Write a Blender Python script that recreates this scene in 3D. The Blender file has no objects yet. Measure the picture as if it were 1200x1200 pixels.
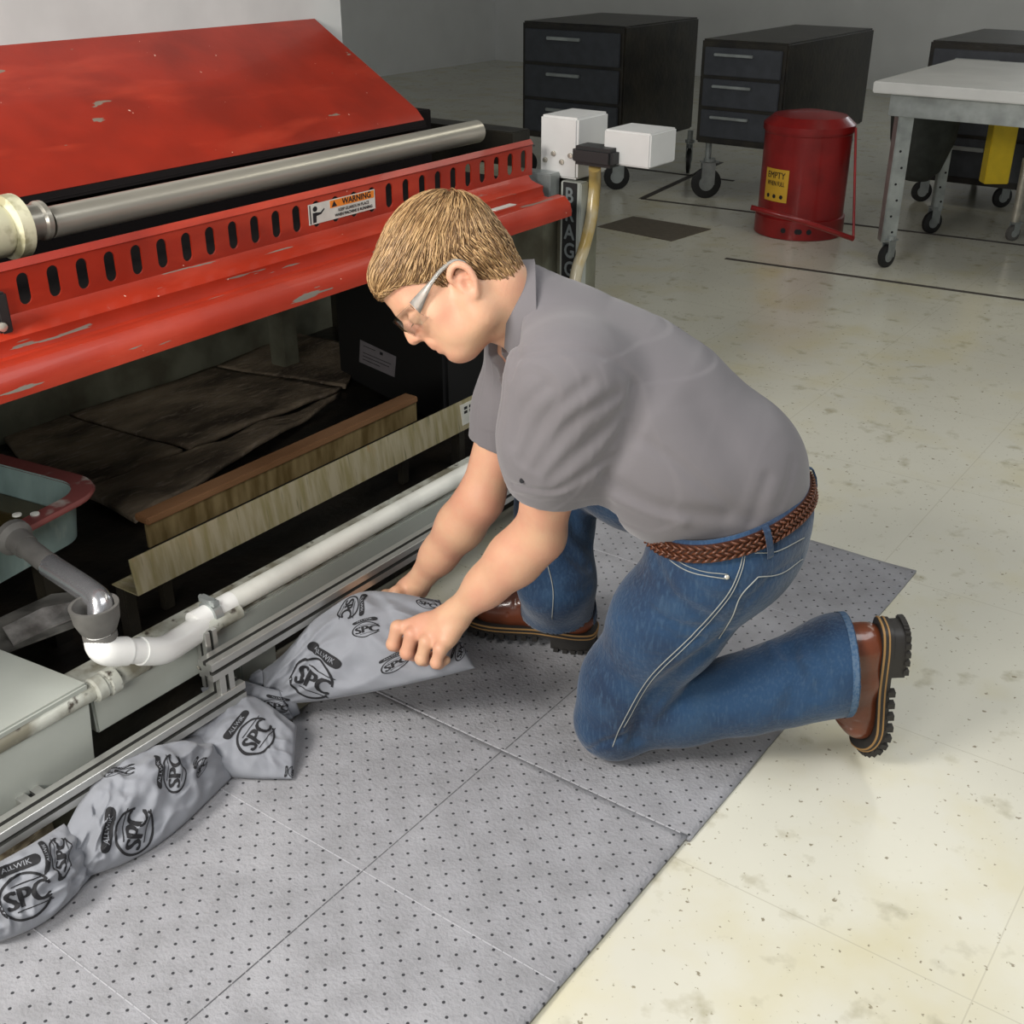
import bpy, bmesh, math, random
import numpy as np
from mathutils import Vector, Matrix, noise
from mathutils.bvhtree import BVHTree
random.seed(7); rng = np.random.default_rng(7)
S = bpy.context.scene
COL = S.collection

# ---------------------------------------------------------------- camera, world, lights, exposure
FPX = 1364.0
TH = math.atan(693/1364.0); AZ = math.radians(36.1)
CF = np.array([-math.sin(AZ)*math.cos(TH), math.cos(AZ)*math.cos(TH), -math.sin(TH)])
CR = np.array([math.cos(AZ), math.sin(AZ), 0.0]); CU = np.cross(CR, CF)
CC = np.array([0, 0, 1.5])
cd = bpy.data.cameras.new('camera'); cam = bpy.data.objects.new('camera', cd); COL.objects.link(cam)
cd.sensor_width = 36; cd.lens = 36*FPX/1200; cd.clip_start = .05; cd.clip_end = 100
cam.matrix_world = Matrix(((CR[0], CU[0], -CF[0], 0), (CR[1], CU[1], -CF[1], 0), (CR[2], CU[2], -CF[2], 1.5), (0, 0, 0, 1)))
S.camera = cam
w = bpy.data.worlds.new('world'); S.world = w; w.use_nodes = True
w.node_tree.nodes['Background'].inputs[0].default_value = (.92, .96, 1, 1)
w.node_tree.nodes['Background'].inputs[1].default_value = .26
S.view_settings.view_transform = 'Standard'; S.view_settings.look = 'None'
S.view_settings.gamma = 1; S.view_settings.use_curve_mapping = False
S.view_settings.exposure = 0.0
def area(name, loc, target, sx, sy, power, col=(1, 1, 1), spread=180):
    l = bpy.data.lights.new(name, 'AREA'); l.shape = 'RECTANGLE'; l.size = sx; l.size_y = sy
    l.energy = power; l.color = col; l.spread = math.radians(spread)
    o = bpy.data.objects.new(name, l); COL.objects.link(o); o.location = loc
    o.rotation_euler = (Vector(target)-Vector(loc)).to_track_quat('-Z', 'Y').to_euler(); return o
area('key_softbox', (-1.85, -.75, 2.25), (-1.2, 1.8, .35), .9, .8, 88, (1, .96, .91))
area('pit_fill_light', (-.55, -.75, 1.25), (-2.2, 1.9, .3), .7, .5, 30, (1, .97, .93))  # added fill with no known source, brightens the pit under the red lip
area('ceiling_lamp_front', (.3, 1.9, 3.2), (-.4, 2.1, 0), 2.4, 1.2, 50, (.97, .98, 1))
area('ceiling_lamp_back', (-.6, 5.2, 3.2), (-.9, 4.8, 0), 2.4, .6, 18, (1, .97, .86))

# ---------------------------------------------------------------- helpers: points
def ray(u, v): return CF*FPX+CR*(u-600)-CU*(v-600)
def P(u, v, x=None, y=None, z=None, d=None):
    r = ray(u, v)
    if z is not None: t = (z-1.5)/r[2]
    elif x is not None: t = x/r[0]
    elif y is not None: t = y/r[1]
    else: t = d/FPX
    return CC+r*t
def nrm(a): a = np.array(a, float); return a/np.linalg.norm(a)
V = lambda a: Vector([float(q) for q in a])

# ---------------------------------------------------------------- materials
MC = {}
def mat(name, col, rough=.5, metal=0, var=0, vscale=20, bump=0, bscale=60, col2=None, spec=.5, alpha=None, trans=0, coat=0, stretch=(1, 1, 1), thr=(.35, .65), detail=6, sheen=0, ior=1.45):
    if name in MC: return MC[name]
    m = bpy.data.materials.new(name); m.use_nodes = True; nt = m.node_tree; N = nt.nodes; L = nt.links
    b = N['Principled BSDF']
    b.inputs['Base Color'].default_value = (*col, 1); b.inputs['Roughness'].default_value = rough
    b.inputs['Metallic'].default_value = metal; b.inputs['Specular IOR Level'].default_value = spec
    b.inputs['Transmission Weight'].default_value = trans; b.inputs['IOR'].default_value = ior
    b.inputs['Coat Weight'].default_value = coat; b.inputs['Sheen Weight'].default_value = sheen
    if alpha is not None: b.inputs['Alpha'].default_value = alpha
    tc = N.new('ShaderNodeTexCoord'); mp = N.new('ShaderNodeMapping'); mp.inputs['Scale'].default_value = stretch
    L.new(tc.outputs['Object'], mp.inputs[0])
    if var or col2:
        n = N.new('ShaderNodeTexNoise'); n.inputs['Scale'].default_value = vscale; n.inputs['Detail'].default_value = detail
        L.new(mp.outputs[0], n.inputs[0])
        r = N.new('ShaderNodeMapRange'); r.inputs[1].default_value = thr[0]; r.inputs[2].default_value = thr[1]
        L.new(n.outputs[0], r.inputs[0])
        mx = N.new('ShaderNodeMix'); mx.data_type = 'RGBA'
        c2 = col2 if col2 else tuple(c*(1-var) for c in col)
        mx.inputs[6].default_value = (*col, 1); mx.inputs[7].default_value = (*c2, 1)
        L.new(r.outputs[0], mx.inputs[0]); L.new(mx.outputs[2], b.inputs['Base Color'])
    if bump:
        n2 = N.new('ShaderNodeTexNoise'); n2.inputs['Scale'].default_value = bscale; n2.inputs['Detail'].default_value = 4
        L.new(mp.outputs[0], n2.inputs[0]); bp = N.new('ShaderNodeBump'); bp.inputs['Strength'].default_value = bump
        bp.inputs['Distance'].default_value = .01
        L.new(n2.outputs[0], bp.inputs['Height']); L.new(bp.outputs[0], b.inputs['Normal'])
    MC[name] = m; return m
def nodes(m): return m.node_tree.nodes, m.node_tree.links, m.node_tree.nodes['Principled BSDF']
def add_layer(m, col, scale, lo, hi, stretch=(1, 1, 1), detail=8, dist=0, rough=None):
    """another coat of noise-shaped dirt or scuffs over the base colour"""
    N, L, b = nodes(m); tc = N.new('ShaderNodeTexCoord'); mp = N.new('ShaderNodeMapping'); mp.inputs['Scale'].default_value = stretch
    L.new(tc.outputs['Object'], mp.inputs[0]); n = N.new('ShaderNodeTexNoise'); n.inputs['Scale'].default_value = scale
    n.inputs['Detail'].default_value = detail; n.inputs['Distortion'].default_value = dist; L.new(mp.outputs[0], n.inputs[0])
    r = N.new('ShaderNodeMapRange'); r.inputs[1].default_value = lo; r.inputs[2].default_value = hi; L.new(n.outputs[0], r.inputs[0])
    mx = N.new('ShaderNodeMix'); mx.data_type = 'RGBA'; mx.inputs[7].default_value = (*col, 1)
    src = b.inputs['Base Color']
    if src.is_linked: L.new(src.links[0].from_socket, mx.inputs[6])
    else: mx.inputs[6].default_value = src.default_value
    L.new(r.outputs[0], mx.inputs[0]); L.new(mx.outputs[2], src)
    return m

# ---------------------------------------------------------------- helpers: meshes and objects
ORG = {}
def mesh_np(name, v, f, smooth=True):
    """v Nx3 array, f list or array of faces"""
    me = bpy.data.meshes.new(name)
    v = np.asarray(v, np.float32)
    if isinstance(f, np.ndarray):
        k = f.shape[1]; me.vertices.add(len(v)); me.vertices.foreach_set('co', v.ravel())
        me.loops.add(f.size); me.loops.foreach_set('vertex_index', f.astype(np.int32).ravel())
        me.polygons.add(len(f)); me.polygons.foreach_set('loop_start', np.arange(0, f.size, k, dtype=np.int32))
        me.update(calc_edges=True)
    else: me.from_pydata([tuple(map(float, q)) for q in v], [], f)
    me.polygons.foreach_set('use_smooth', [smooth]*len(me.polygons)); me.update(); return me
def link(name, me, m, parent=None, loc=None):
    """links one mesh (world coordinates) as ONE object; its origin is its base, or its parent's"""
    me.name = name
    if parent is not None: org = ORG[parent]
    else:
        co = np.empty(len(me.vertices)*3, np.float32); me.vertices.foreach_get('co', co); co = co.reshape(-1, 3)
        c = (co.min(0)+co.max(0))/2; org = Vector((float(c[0]), float(c[1]), float(co[:, 2].min()))) if loc is None else Vector(loc)
    me.transform(Matrix.Translation(-org)); o = bpy.data.objects.new(name, me); COL.objects.link(o)
    if parent is not None: o.parent = parent
    else: o.location = org
    ORG[o] = org
    if m is not None:
        for q in (m if isinstance(m, (list, tuple)) else [m]): me.materials.append(q)
    return o
def tag(o, label=None, cat=None, group=None, kind=None):
    if label: o['label'] = label
    if cat: o['category'] = cat
    if group: o['group'] = group
    if kind: o['kind'] = kind
    return o
def thing(name, label, cat, loc, group=None):
    o = bpy.data.objects.new(name, None); COL.objects.link(o); o.location = V(loc); o.empty_display_size = .05
    ORG[o] = V(loc); return tag(o, label, cat, group)
class MB:
    def __init__(s): s.v = []; s.f = []; s.mi = []
    def add(s, v, f, mi=0):
        k = len(s.v); s.v += [tuple(map(float, q)) for q in v]; s.f += [[i+k for i in q] for q in f]; s.mi += [mi]*len(f)
    def box(s, a, b, mi=0):
        x0, y0, z0 = a; x1, y1, z1 = b
        s.add([(x0, y0, z0), (x1, y0, z0), (x1, y1, z0), (x0, y1, z0), (x0, y0, z1), (x1, y0, z1), (x1, y1, z1), (x0, y1, z1)],
              [(0, 3, 2, 1), (4, 5, 6, 7), (0, 1, 5, 4), (1, 2, 6, 5), (2, 3, 7, 6), (3, 0, 4, 7)], mi)
    def obox(s, c, ax, ay, az, mi=0):
        c, ax, ay, az = [np.array(q, float) for q in (c, ax, ay, az)]; vs = []
        for k in (-1, 1):
            for i, j in ((-1, -1), (1, -1), (1, 1), (-1, 1)): vs.append(c+ax*i+ay*j+az*k)
        s.add(vs, [(0, 3, 2, 1), (4, 5, 6, 7), (0, 1, 5, 4), (1, 2, 6, 5), (2, 3, 7, 6), (3, 0, 4, 7)], mi)
    def tube(s, pts, r, n=12, cap=True, mi=0):
        pts = [np.array(p, float) for p in pts]; m = len(pts); rs = r if hasattr(r, '__len__') else [r]*m
        t = [nrm(pts[min(i+1, m-1)]-pts[max(i-1, 0)]) for i in range(m)]
        a = nrm(np.cross(t[0], (0, 0, 1) if abs(t[0][2]) < .9 else (1, 0, 0))); vs = []
        for i in range(m):
            a = nrm(a-t[i]*(a@t[i])); b = np.cross(t[i], a)
            for k in range(n):
                q = 2*math.pi*k/n; vs.append(pts[i]+rs[i]*(a*math.cos(q)+b*math.sin(q)))
        f = [(i*n+k, i*n+(k+1) % n, (i+1)*n+(k+1) % n, (i+1)*n+k) for i in range(m-1) for k in range(n)]
        if cap: f += [tuple(range(n))[::-1], tuple((m-1)*n+k for k in range(n))]
        s.add(vs, f, mi)
    def lathe(s, c, axis, prof, n=24, mi=0):
        """prof list of (r, h) along axis"""
        axis = nrm(axis); a = nrm(np.cross(axis, (0, 0, 1) if abs(axis[2]) < .9 else (1, 0, 0))); b = np.cross(axis, a); c = np.array(c, float)
        vs = [c+axis*h+r*(a*math.cos(2*math.pi*k/n)+b*math.sin(2*math.pi*k/n)) for r, h in prof for k in range(n)]
        m = len(prof); s.add(vs, [(i*n+k, i*n+(k+1) % n, (i+1)*n+(k+1) % n, (i+1)*n+k) for i in range(m-1) for k in range(n)]+[tuple(range(n))[::-1], tuple((m-1)*n+k for k in range(n))], mi)
    def prism(s, prof, y0, y1, mi=0, closed=True):
        """profile of (x,z) points swept along y"""
        n = len(prof); vs = [(x, y0, z) for x, z in prof]+[(x, y1, z) for x, z in prof]
        s.add(vs, [(i, (i+1) % n, n+(i+1) % n, n+i) for i in range(n)]+[tuple(range(n))[::-1], tuple(range(n, 2*n))], mi)
    def sheet(s, prof, y0, y1, t=.004, mi=0):
        """thin bent sheet: open (x,z) profile with thickness"""
        p = [np.array(q, float) for q in prof]; n = len(p); off = []
        for i in range(n):
            d = nrm(p[min(i+1, n-1)]-p[max(i-1, 0)]); off.append(p[i]+t*np.array((-d[1], d[0])))
        s.prism([tuple(q) for q in p]+[tuple(q) for q in off[::-1]], y0, y1, mi)
    def build(s, name, m, parent=None, smooth=False, bevel=0, seg=2, auto=None, loc=None):
        me = bpy.data.meshes.new(name); me.from_pydata(s.v, [], s.f)
        me.polygons.foreach_set('material_index', s.mi)
        bm = bmesh.new(); bm.from_mesh(me); bmesh.ops.recalc_face_normals(bm, faces=bm.faces)
        if bevel:
            e = [q for q in bm.edges if len(q.link_faces) == 2 and q.calc_face_angle(0) > .6]
            bmesh.ops.bevel(bm, geom=e, offset=bevel, segments=seg, affect='EDGES', clamp_overlap=True)
        for f in bm.faces: f.smooth = bool(smooth or auto)
        if auto:
            for e in bm.edges:
                if len(e.link_faces) == 2 and e.calc_face_angle(0) > auto: e.smooth = False
        bm.to_mesh(me); bm.free(); return link(name, me, m, parent, loc)
def box(name, a, b, m, parent=None, bevel=.003):
    q = MB(); q.box(np.minimum(a, b), np.maximum(a, b)); return q.build(name, m, parent, bevel=bevel)
def tube(name, pts, r, m, parent=None, n=16): q = MB(); q.tube(pts, r, n); return q.build(name, m, parent, smooth=True, auto=.8)
def curve(pts, n=8):
    """Catmull-Rom through pts"""
    p = [np.array(q, float) for q in pts]; p = [2*p[0]-p[1]]+p+[2*p[-1]-p[-2]]; out = []
    for i in range(1, len(p)-2):
        for k in range(n):
            t = k/n; out.append(.5*((2*p[i])+(-p[i-1]+p[i+1])*t+(2*p[i-1]-5*p[i]+4*p[i+1]-p[i+2])*t*t+(-p[i-1]+3*p[i]-3*p[i+1]+p[i+2])*t**3))
    out.append(p[-2]); return out
def text2d(txt, size, spacing=1.0):
    """flat lettering as (verts, faces), centred on the origin"""
    c = bpy.data.curves.new('lettering', 'FONT'); c.body = txt; c.size = size; c.align_x = 'CENTER'; c.align_y = 'CENTER'; c.space_character = spacing; c.resolution_u = 3
    o = bpy.data.objects.new('lettering', c); COL.objects.link(o); dg = bpy.context.evaluated_depsgraph_get()
    me = bpy.data.meshes.new_from_object(o.evaluated_get(dg)); v = [(q.co.x, q.co.y) for q in me.vertices]; f = [tuple(p.vertices) for p in me.polygons]
    bpy.data.objects.remove(o); bpy.data.curves.remove(c); bpy.data.meshes.remove(me); return v, f
def flat_text(mb, txt, size, c, ax, ay, mi=0, bold=0, sx=1.0):
    v, f = text2d(txt, size); c, ax, ay = [np.array(q, float) for q in (c, ax, ay)]
    n = np.cross(ax, ay)
    for k, (dx, dy) in enumerate([(0, 0)]+([(bold, 0), (-bold, 0), (0, bold), (0, -bold)] if bold else [])):
        mb.add([c+ax*(x*sx+dx)+ay*(y+dy)+n*.00005*k for x, y in v], f, mi)

# ---------------------------------------------------------------- helpers: smooth bodies from distance fields
class Field:
    def __init__(s, ax): s.ax = [np.asarray(a, np.float32) for a in ax]; s.M = .07; s.D = np.full([len(a) for a in ax], s.M, np.float32)
    def block(s, lo, hi):
        ix = []
        for a, l, h in zip(s.ax, lo, hi):
            i0 = max(0, np.searchsorted(a, l)-1); i1 = min(len(a), np.searchsorted(a, h)+1)
            if i1 <= i0+1: return None
            ix.append(slice(i0, i1))
        return tuple(ix), [s.ax[0][ix[0]][:, None, None], s.ax[1][ix[1]][None, :, None], s.ax[2][ix[2]][None, None, :]]
    def put(s, fn, lo, hi, k=.02, mode='u'):
        m = s.M; b = s.block(np.array(lo)-m, np.array(hi)+m)
        if b is None: return
        ix, g = b; d = np.minimum(fn(*g), m).astype(np.float32); D = s.D[ix]
        if mode == 'u': h = np.maximum(k-np.abs(D-d), 0)/k; s.D[ix] = np.minimum(D, d)-h*h*k*.25
        else: d = -d; h = np.maximum(k-np.abs(D-d), 0)/k; s.D[ix] = np.maximum(D, d)+h*h*k*.25
    def cone(s, a, b, ra, rb, k=.02, mode='u', lat=None, sc=1.0):
        a, b = np.array(a, float), np.array(b, float); ab = b-a; L2 = max(ab@ab, 1e-9); R = max(ra, rb)*max(1, sc)
        def fn(X, Y, Z):
            t = np.clip(((X-a[0])*ab[0]+(Y-a[1])*ab[1]+(Z-a[2])*ab[2])/L2, 0, 1)
            qx, qy, qz = X-a[0]-t*ab[0], Y-a[1]-t*ab[1], Z-a[2]-t*ab[2]
            if lat is not None:
                l = qx*lat[0]+qy*lat[1]+qz*lat[2]; c = l*(1/sc-1); qx, qy, qz = qx+c*lat[0], qy+c*lat[1], qz+c*lat[2]
            return (np.sqrt(qx*qx+qy*qy+qz*qz)-(ra+t*(rb-ra)))
        s.put(fn, np.minimum(a, b)-R, np.maximum(a, b)+R, k, mode)
    def ell(s, c, r, fr=None, k=.02, mode='u'):
        c = np.array(c, float); fr = np.eye(3) if fr is None else np.array(fr)
        def fn(X, Y, Z):
            q = [(X-c[0])*f[0]+(Y-c[1])*f[1]+(Z-c[2])*f[2] for f in fr]
            k0 = np.sqrt(sum((a/b)**2 for a, b in zip(q, r))); k1 = np.sqrt(sum((a/b**2)**2 for a, b in zip(q, r)))+1e-6
            return k0*(k0-1)/k1
        R = np.sqrt(sum((np.array(f)*q)**2 for f, q in zip(fr, r))); s.put(fn, c-R, c+R, k, mode)
    def chain(s, pts, rs, k=.02, mode='u', **kw):
        for i in range(len(pts)-1): s.cone(pts[i], pts[i+1], rs[i], rs[i+1], k, mode, **kw)
    def groove(s, pts, w, depth):
        """depth>0 presses a soft crease along the polyline; <0 raises a ridge"""
        pts = [np.array(p, float) for p in pts]; lo = np.min(pts, 0)-3*w; hi = np.max(pts, 0)+3*w; b = s.block(lo, hi)
        if b is None: return
        ix, (X, Y, Z) = b; dm = None
        for a, c in zip(pts[:-1], pts[1:]):
            ab = c-a; L2 = max(ab@ab, 1e-9); t = np.clip(((X-a[0])*ab[0]+(Y-a[1])*ab[1]+(Z-a[2])*ab[2])/L2, 0, 1)
            d = (X-a[0]-t*ab[0])**2+(Y-a[1]-t*ab[1])**2+(Z-a[2]-t*ab[2])**2; dm = d if dm is None else np.minimum(dm, d)
        s.D[ix] += (depth*np.exp(-dm/(w*w))).astype(np.float32)
    def cut(s, p, n, lo, hi, k=.004):
        """removes the side the normal points to, inside the given box"""
        b = s.block(lo, hi)
        if b is None: return
        ix, (X, Y, Z) = b; n = nrm(n); d = (X-p[0])*n[0]+(Y-p[1])*n[1]+(Z-p[2])*n[2]; s.D[ix] = np.maximum(s.D[ix], d)
    def nets(s):
        D = s.D; In = D < 0; n = np.array(D.shape)
        c = [In[i:n[0]-1+i, j:n[1]-1+j, k:n[2]-1+k] for i in (0, 1) for j in (0, 1) for k in (0, 1)]
        al = c[0].copy(); an = c[0].copy()
        for q in c[1:]: al &= q; an |= q
        cell = an & ~al; I = np.argwhere(cell); idx = np.full(cell.shape, -1, np.int32); idx[cell] = np.arange(len(I), dtype=np.int32)
        co = [(i, j, k) for i in (0, 1) for j in (0, 1) for k in (0, 1)]
        val = np.stack([D[I[:, 0]+a, I[:, 1]+b, I[:, 2]+d] for a, b, d in co], 1); acc = np.zeros((len(I), 3)); cnt = np.zeros(len(I))
        for p in range(8):
            for q in range(p+1, 8):
                if sum(abs(x-y) for x, y in zip(co[p], co[q])) != 1: continue
                a, b = val[:, p], val[:, q]; m = (a < 0) != (b < 0); t = np.where(m, a/np.where(m, a-b, 1), 0)
                acc += (np.array(co[p])+t[:, None]*(np.array(co[q])-np.array(co[p])))*m[:, None]; cnt += m
        loc = acc/cnt[:, None]; ver = np.empty((len(I), 3))
        for x in range(3): A = s.ax[x]; ver[:, x] = A[I[:, x]]+loc[:, x]*(A[I[:, x]+1]-A[I[:, x]])
        F = []
        for x in range(3):
            y, z = (x+1) % 3, (x+2) % 3
            sl0 = [slice(None)]*3; sl1 = [slice(None)]*3; sl0[x] = slice(0, -1); sl1[x] = slice(1, None)
            a, b = In[tuple(sl0)], In[tuple(sl1)]; E = np.argwhere(a != b)
            E = E[(E[:, y] > 0) & (E[:, z] > 0) & (E[:, y] < n[y]-1) & (E[:, z] < n[z]-1)]
            sg = In[E[:, 0], E[:, 1], E[:, 2]]; q = []
            for dy, dz in ((1, 1), (0, 1), (0, 0), (1, 0)):
                e = E.copy(); e[:, y] -= dy; e[:, z] -= dz; q.append(idx[e[:, 0], e[:, 1], e[:, 2]])
            q = np.stack(q, 1); q[~sg] = q[~sg][:, ::-1]; F.append(q)
        return ver, np.concatenate(F)
def axis(lo, hi, step, fine=()):
    """grid coordinates, denser inside each (lo, hi, step) of fine"""
    out = [lo]
    while out[-1] < hi:
        st = step
        for a, b, q in fine:
            if a <= out[-1] <= b: st = q
        out.append(out[-1]+st)
    return np.array(out)

# ---------------------------------------------------------------- materials used all over
M_red = mat('red_enamel', (.33, .020, .006), .38, var=.3, vscale=6, bump=.05, bscale=30, coat=.15)
add_layer(M_red, (.50, .05, .02), 9, .55, .8, (1, .25, 1)); add_layer(M_red, (.22, .17, .13), 26, .71, .72, (1, .3, 1), 5)
add_layer(M_red, (.75, .5, .4), 70, .74, .76)
M_redlip = mat('red_scuffed_enamel', (.37, .026, .008), .42, var=.2, vscale=6, bump=.05, bscale=30, coat=.1)
add_layer(M_redlip, (.50, .06, .03), 7, .5, .75, (1, .3, 1)); add_layer(M_redlip, (.20, .18, .15), 20, .66, .67, (2.2, .20, 2.5), 5); add_layer(M_redlip, (.75, .5, .4), 70, .74, .76)
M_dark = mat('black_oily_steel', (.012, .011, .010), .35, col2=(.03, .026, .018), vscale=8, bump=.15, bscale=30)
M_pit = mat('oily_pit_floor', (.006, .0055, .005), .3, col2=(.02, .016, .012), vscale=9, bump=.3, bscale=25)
M_grime = mat('grimy_grey_steel', (.20, .205, .15), .5, col2=(.10, .095, .065), vscale=7, bump=.1)
M_beam = mat('painted_grey_green_steel', (.38, .40, .36), .45, var=.12, vscale=6)
M_dirty = mat('dirty_painted_ledge', (.42, .43, .38), .5, col2=(.16, .15, .11), vscale=14, thr=(.42, .62), bump=.1)
add_layer(M_dirty, (.05, .04, .03), 45, .6, .7)
M_alu = mat('extruded_aluminium', (.55, .55, .52), .32, metal=.75, var=.15, vscale=4, stretch=(1, .2, 1))
M_slot = mat('dark_slot', (.06, .06, .055), .5)
M_steel = mat('polished_steel', (.56, .53, .45), .3, metal=.6, var=.3, vscale=5, stretch=(4, .3, 4))
M_galv = mat('galvanized_steel', (.42, .45, .44), .35, metal=.6, var=.3, vscale=14)
M_pvc = mat('white_pvc', (.80, .80, .77), .28, var=.06, vscale=10)
M_pvcold = mat('used_white_pipe', (.68, .68, .62), .35, var=.2, vscale=9, thr=(.45, .7))
M_rubber = mat('grey_rubber', (.13, .125, .115), .6, var=.3, vscale=25)
M_black = mat('black_rubber', (.015, .015, .015), .5)
M_white = mat('white_enamel', (.62, .62, .6), .4, var=.12, vscale=5)
M_cream = mat('cream_plastic', (.62, .60, .42), .35, col2=(.35, .33, .2), vscale=22, thr=(.5, .62))
M_ink = mat('black_ink', (.012, .012, .014), .8)
M_paper = mat('white_label', (.62, .62, .56), .4, var=.12, vscale=30)
M_orange = mat('orange_label', (.75, .22, .02), .45)
M_yellow = mat('yellow_paint', (.70, .50, .02), .4, var=.1)
# ---------------------------------------------------------------- setting: floor, walls
mf = mat('waxed_cream_floor', (.66, .645, .54), .22, col2=(.60, .585, .495), vscale=1.6, bump=.03, bscale=9)
add_layer(mf, (.60, .56, .39), 4, .5, .75); add_layer(mf, (.26, .23, .16), 60, .67, .71, (1, 1, 1), 3); add_layer(mf, (.30, .27, .18), 90, .70, .74, (1, 1, 1), 2)
add_layer(mf, (.40, .37, .26), 14, .60, .78, (1, 1, 1), 10)
N, L, b = nodes(mf)       # vinyl tile joints
tc = N.new('ShaderNodeTexCoord'); br = N.new('ShaderNodeTexBrick'); br.offset = 0; br.inputs['Scale'].default_value = 1
br.inputs['Brick Width'].default_value = .61; br.inputs['Row Height'].default_value = .61; br.inputs['Mortar Size'].default_value = .0012
br.inputs['Color1'].default_value = br.inputs['Color2'].default_value = (0, 0, 0, 1); br.inputs['Mortar'].default_value = (1, 1, 1, 1)
L.new(tc.outputs['Object'], br.inputs[0]); mx = N.new('ShaderNodeMix'); mx.data_type = 'RGBA'; mx.inputs[7].default_value = (.36, .33, .24, 1)
ml = N.new('ShaderNodeMath'); ml.operation = 'MULTIPLY'; ml.inputs[1].default_value = .4; L.new(br.outputs[0], ml.inputs[0]); L.new(ml.outputs[0], mx.inputs[0])
L.new(b.inputs['Base Color'].links[0].from_socket, mx.inputs[6]); L.new(mx.outputs[2], b.inputs['Base Color'])
q = MB(); q.box((-9, -3, -.1), (5, 12, 0)); tag(q.build('floor', mf), kind='structure')
M_wall = mat('white_painted_wall', (.82, .83, .82), .7, var=.05, vscale=3)
q = MB(); q.box((-9.1, -3, 0), (-9, 12, 3.6)); tag(q.build('wall_left', M_wall), kind='structure')
q = MB(); q.box((-9, 12, 0), (5, 12.1, 3.6)); tag(q.build('wall_back', M_wall), kind='structure')
q = MB(); q.box((-9.1, 2.2, 3.6), (5, 12.1, 3.7)); tag(q.build('ceiling', mat('grey_ceiling', (.45, .45, .44), .8)), kind='structure')
wn = MB(); wn.box((-2.56, 11.97, 1.95), (-1.0, 12, 2.95)); wn = wn.build('window_1', mat('daylight_pane', (.8, .85, .9), .3)); tag(wn, kind='structure')
N, L, b = nodes(MC['daylight_pane']); b.inputs['Emission Color'].default_value = (.93, .97, 1, 1); b.inputs['Emission Strength'].default_value = 5
for k, (a_, b_) in enumerate((((-2.62, 11.95, 1.89), (-.94, 12, 1.95)), ((-2.62, 11.95, 2.95), (-.94, 12, 3.01)), ((-2.62, 11.95, 1.95), (-2.56, 12, 2.95)), ((-1.0, 11.95, 1.95), (-.94, 12, 2.95)))):
    q = MB(); q.box(a_, b_); tag(q.build('trim_%d' % (k+10), M_wall), kind='structure')
M_joint = mat('dark_joint_filler', (.09, .08, .07), .7, var=.4, vscale=40)
def strip(n, a, b, wd):
    a, b = np.array(a), np.array(b); d = nrm(b-a); pr = np.array((-d[1], d[0], 0))*wd/2; m = MB()
    m.obox((a+b)/2+np.array((0, 0, .001)), (b-a)/2, pr, (0, 0, .001)); tag(m.build('trim_%d' % n, M_joint), kind='structure')
strip(1, P(850, 303, z=0), P(1330, 370, z=0), .028)
strip(2, P(752, 233, z=0), P(1400, 312, z=0), .028)
strip(3, P(752, 233, z=0), P(845, 190, z=0), .04)
strip(4, P(700, 192, z=0), P(860, 212, z=0), .03)

# ================================================================ the red machine
mach = thing('industrial_machine', 'large red machine with a slotted guard and steel roller above an oily pit', 'machine', (-2.2, 1.6, 0))
YA, YB = -.6, 2.72
# slotted guard
def slotted(y0, y1, x, z0, z1, pitch, ph, sw, s0, s1):
    """vertical plate with oval slots cut right through"""
    m = MB(); t = .004; ys = []; k = math.ceil((y0-ph)/pitch)
    cen = [ph+pitch*j for j in range(k, 200) if ph+pitch*j < y1-pitch*.3 and ph+pitch*j > y0+pitch*.3]
    prev = y0
    def quadstrip(a, b, za, zb): m.box((x-t, a, za), (x, b, zb))
    m.box((x-t, y0, s1), (x, y1, z1)); m.box((x-t, y0, z0), (x, y1, s0))
    for c in cen:
        m.box((x-t, prev, s0), (x, c-sw, s1)); prev = c+sw
        r = sw; n = 6                                            # rounded ends
        for sg, zc in ((1, s1-r), (-1, s0+r)):
            for side in (-1, 1):
                pts = [(c+side*r*math.cos(q), zc+sg*r*math.sin(q)) for q in np.linspace(0, math.pi/2, n)]
                cor = (c+side*r, zc+sg*r)
                for i in range(n-1):
                    A, B = pts[i], pts[i+1]
                    m.add([(x, cor[0], cor[1]), (x, A[0], A[1]), (x, B[0], B[1]), (x-t, cor[0], cor[1]), (x-t, A[0], A[1]), (x-t, B[0], B[1])], [(0, 1, 2), (3, 5, 4), (0, 3, 4, 1), (1, 4, 5, 2), (2, 5, 3, 0)])
    m.box((x-t, prev, s0), (x, y1, s1)); return m
XG = -1.90
sg = slotted(YA, 2.70, XG, .872, .955, .0612, 1.129, .0125, .886, .9435)
guard = sg.build('slotted_guard', M_red, mach)
q = MB(); q.sheet([(XG-.03, .955), (XG-.006, .962), (XG, .952)], YA, 2.70, .005); q.build('top_flange', M_red, guard, auto=.5, smooth=True)
# apron: profile from the guard down to the drip lip (x,z)
prof = [(XG, .875), (XG+.012, .862), (XG+.03, .856), (XG+.052, .851), (XG+.050, .838), (XG+.056, .824), (XG+.074, .821), (XG+.10, .834), (XG+.125, .832), (XG+.142, .815), (XG+.147, .795), (XG+.147, .782), (XG+.125, .778)]
q = MB(); q.sheet(prof, YA, 2.68, -.005); q.build('drip_lip', M_redlip, mach, smooth=True, auto=.7)
s_a, s_b = P(577, 233, x=XG+.09), P(601, 227, x=XG+.09); q = MB(); q.obox(((s_a[0]+.0), (s_a[1]+s_b[1])/2, .8395), (.011, 0, .0005), (0, (s_b[1]-s_a[1])/2, 0), (0, 0, .0012)); q.build('small_label', M_paper, mach)
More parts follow.
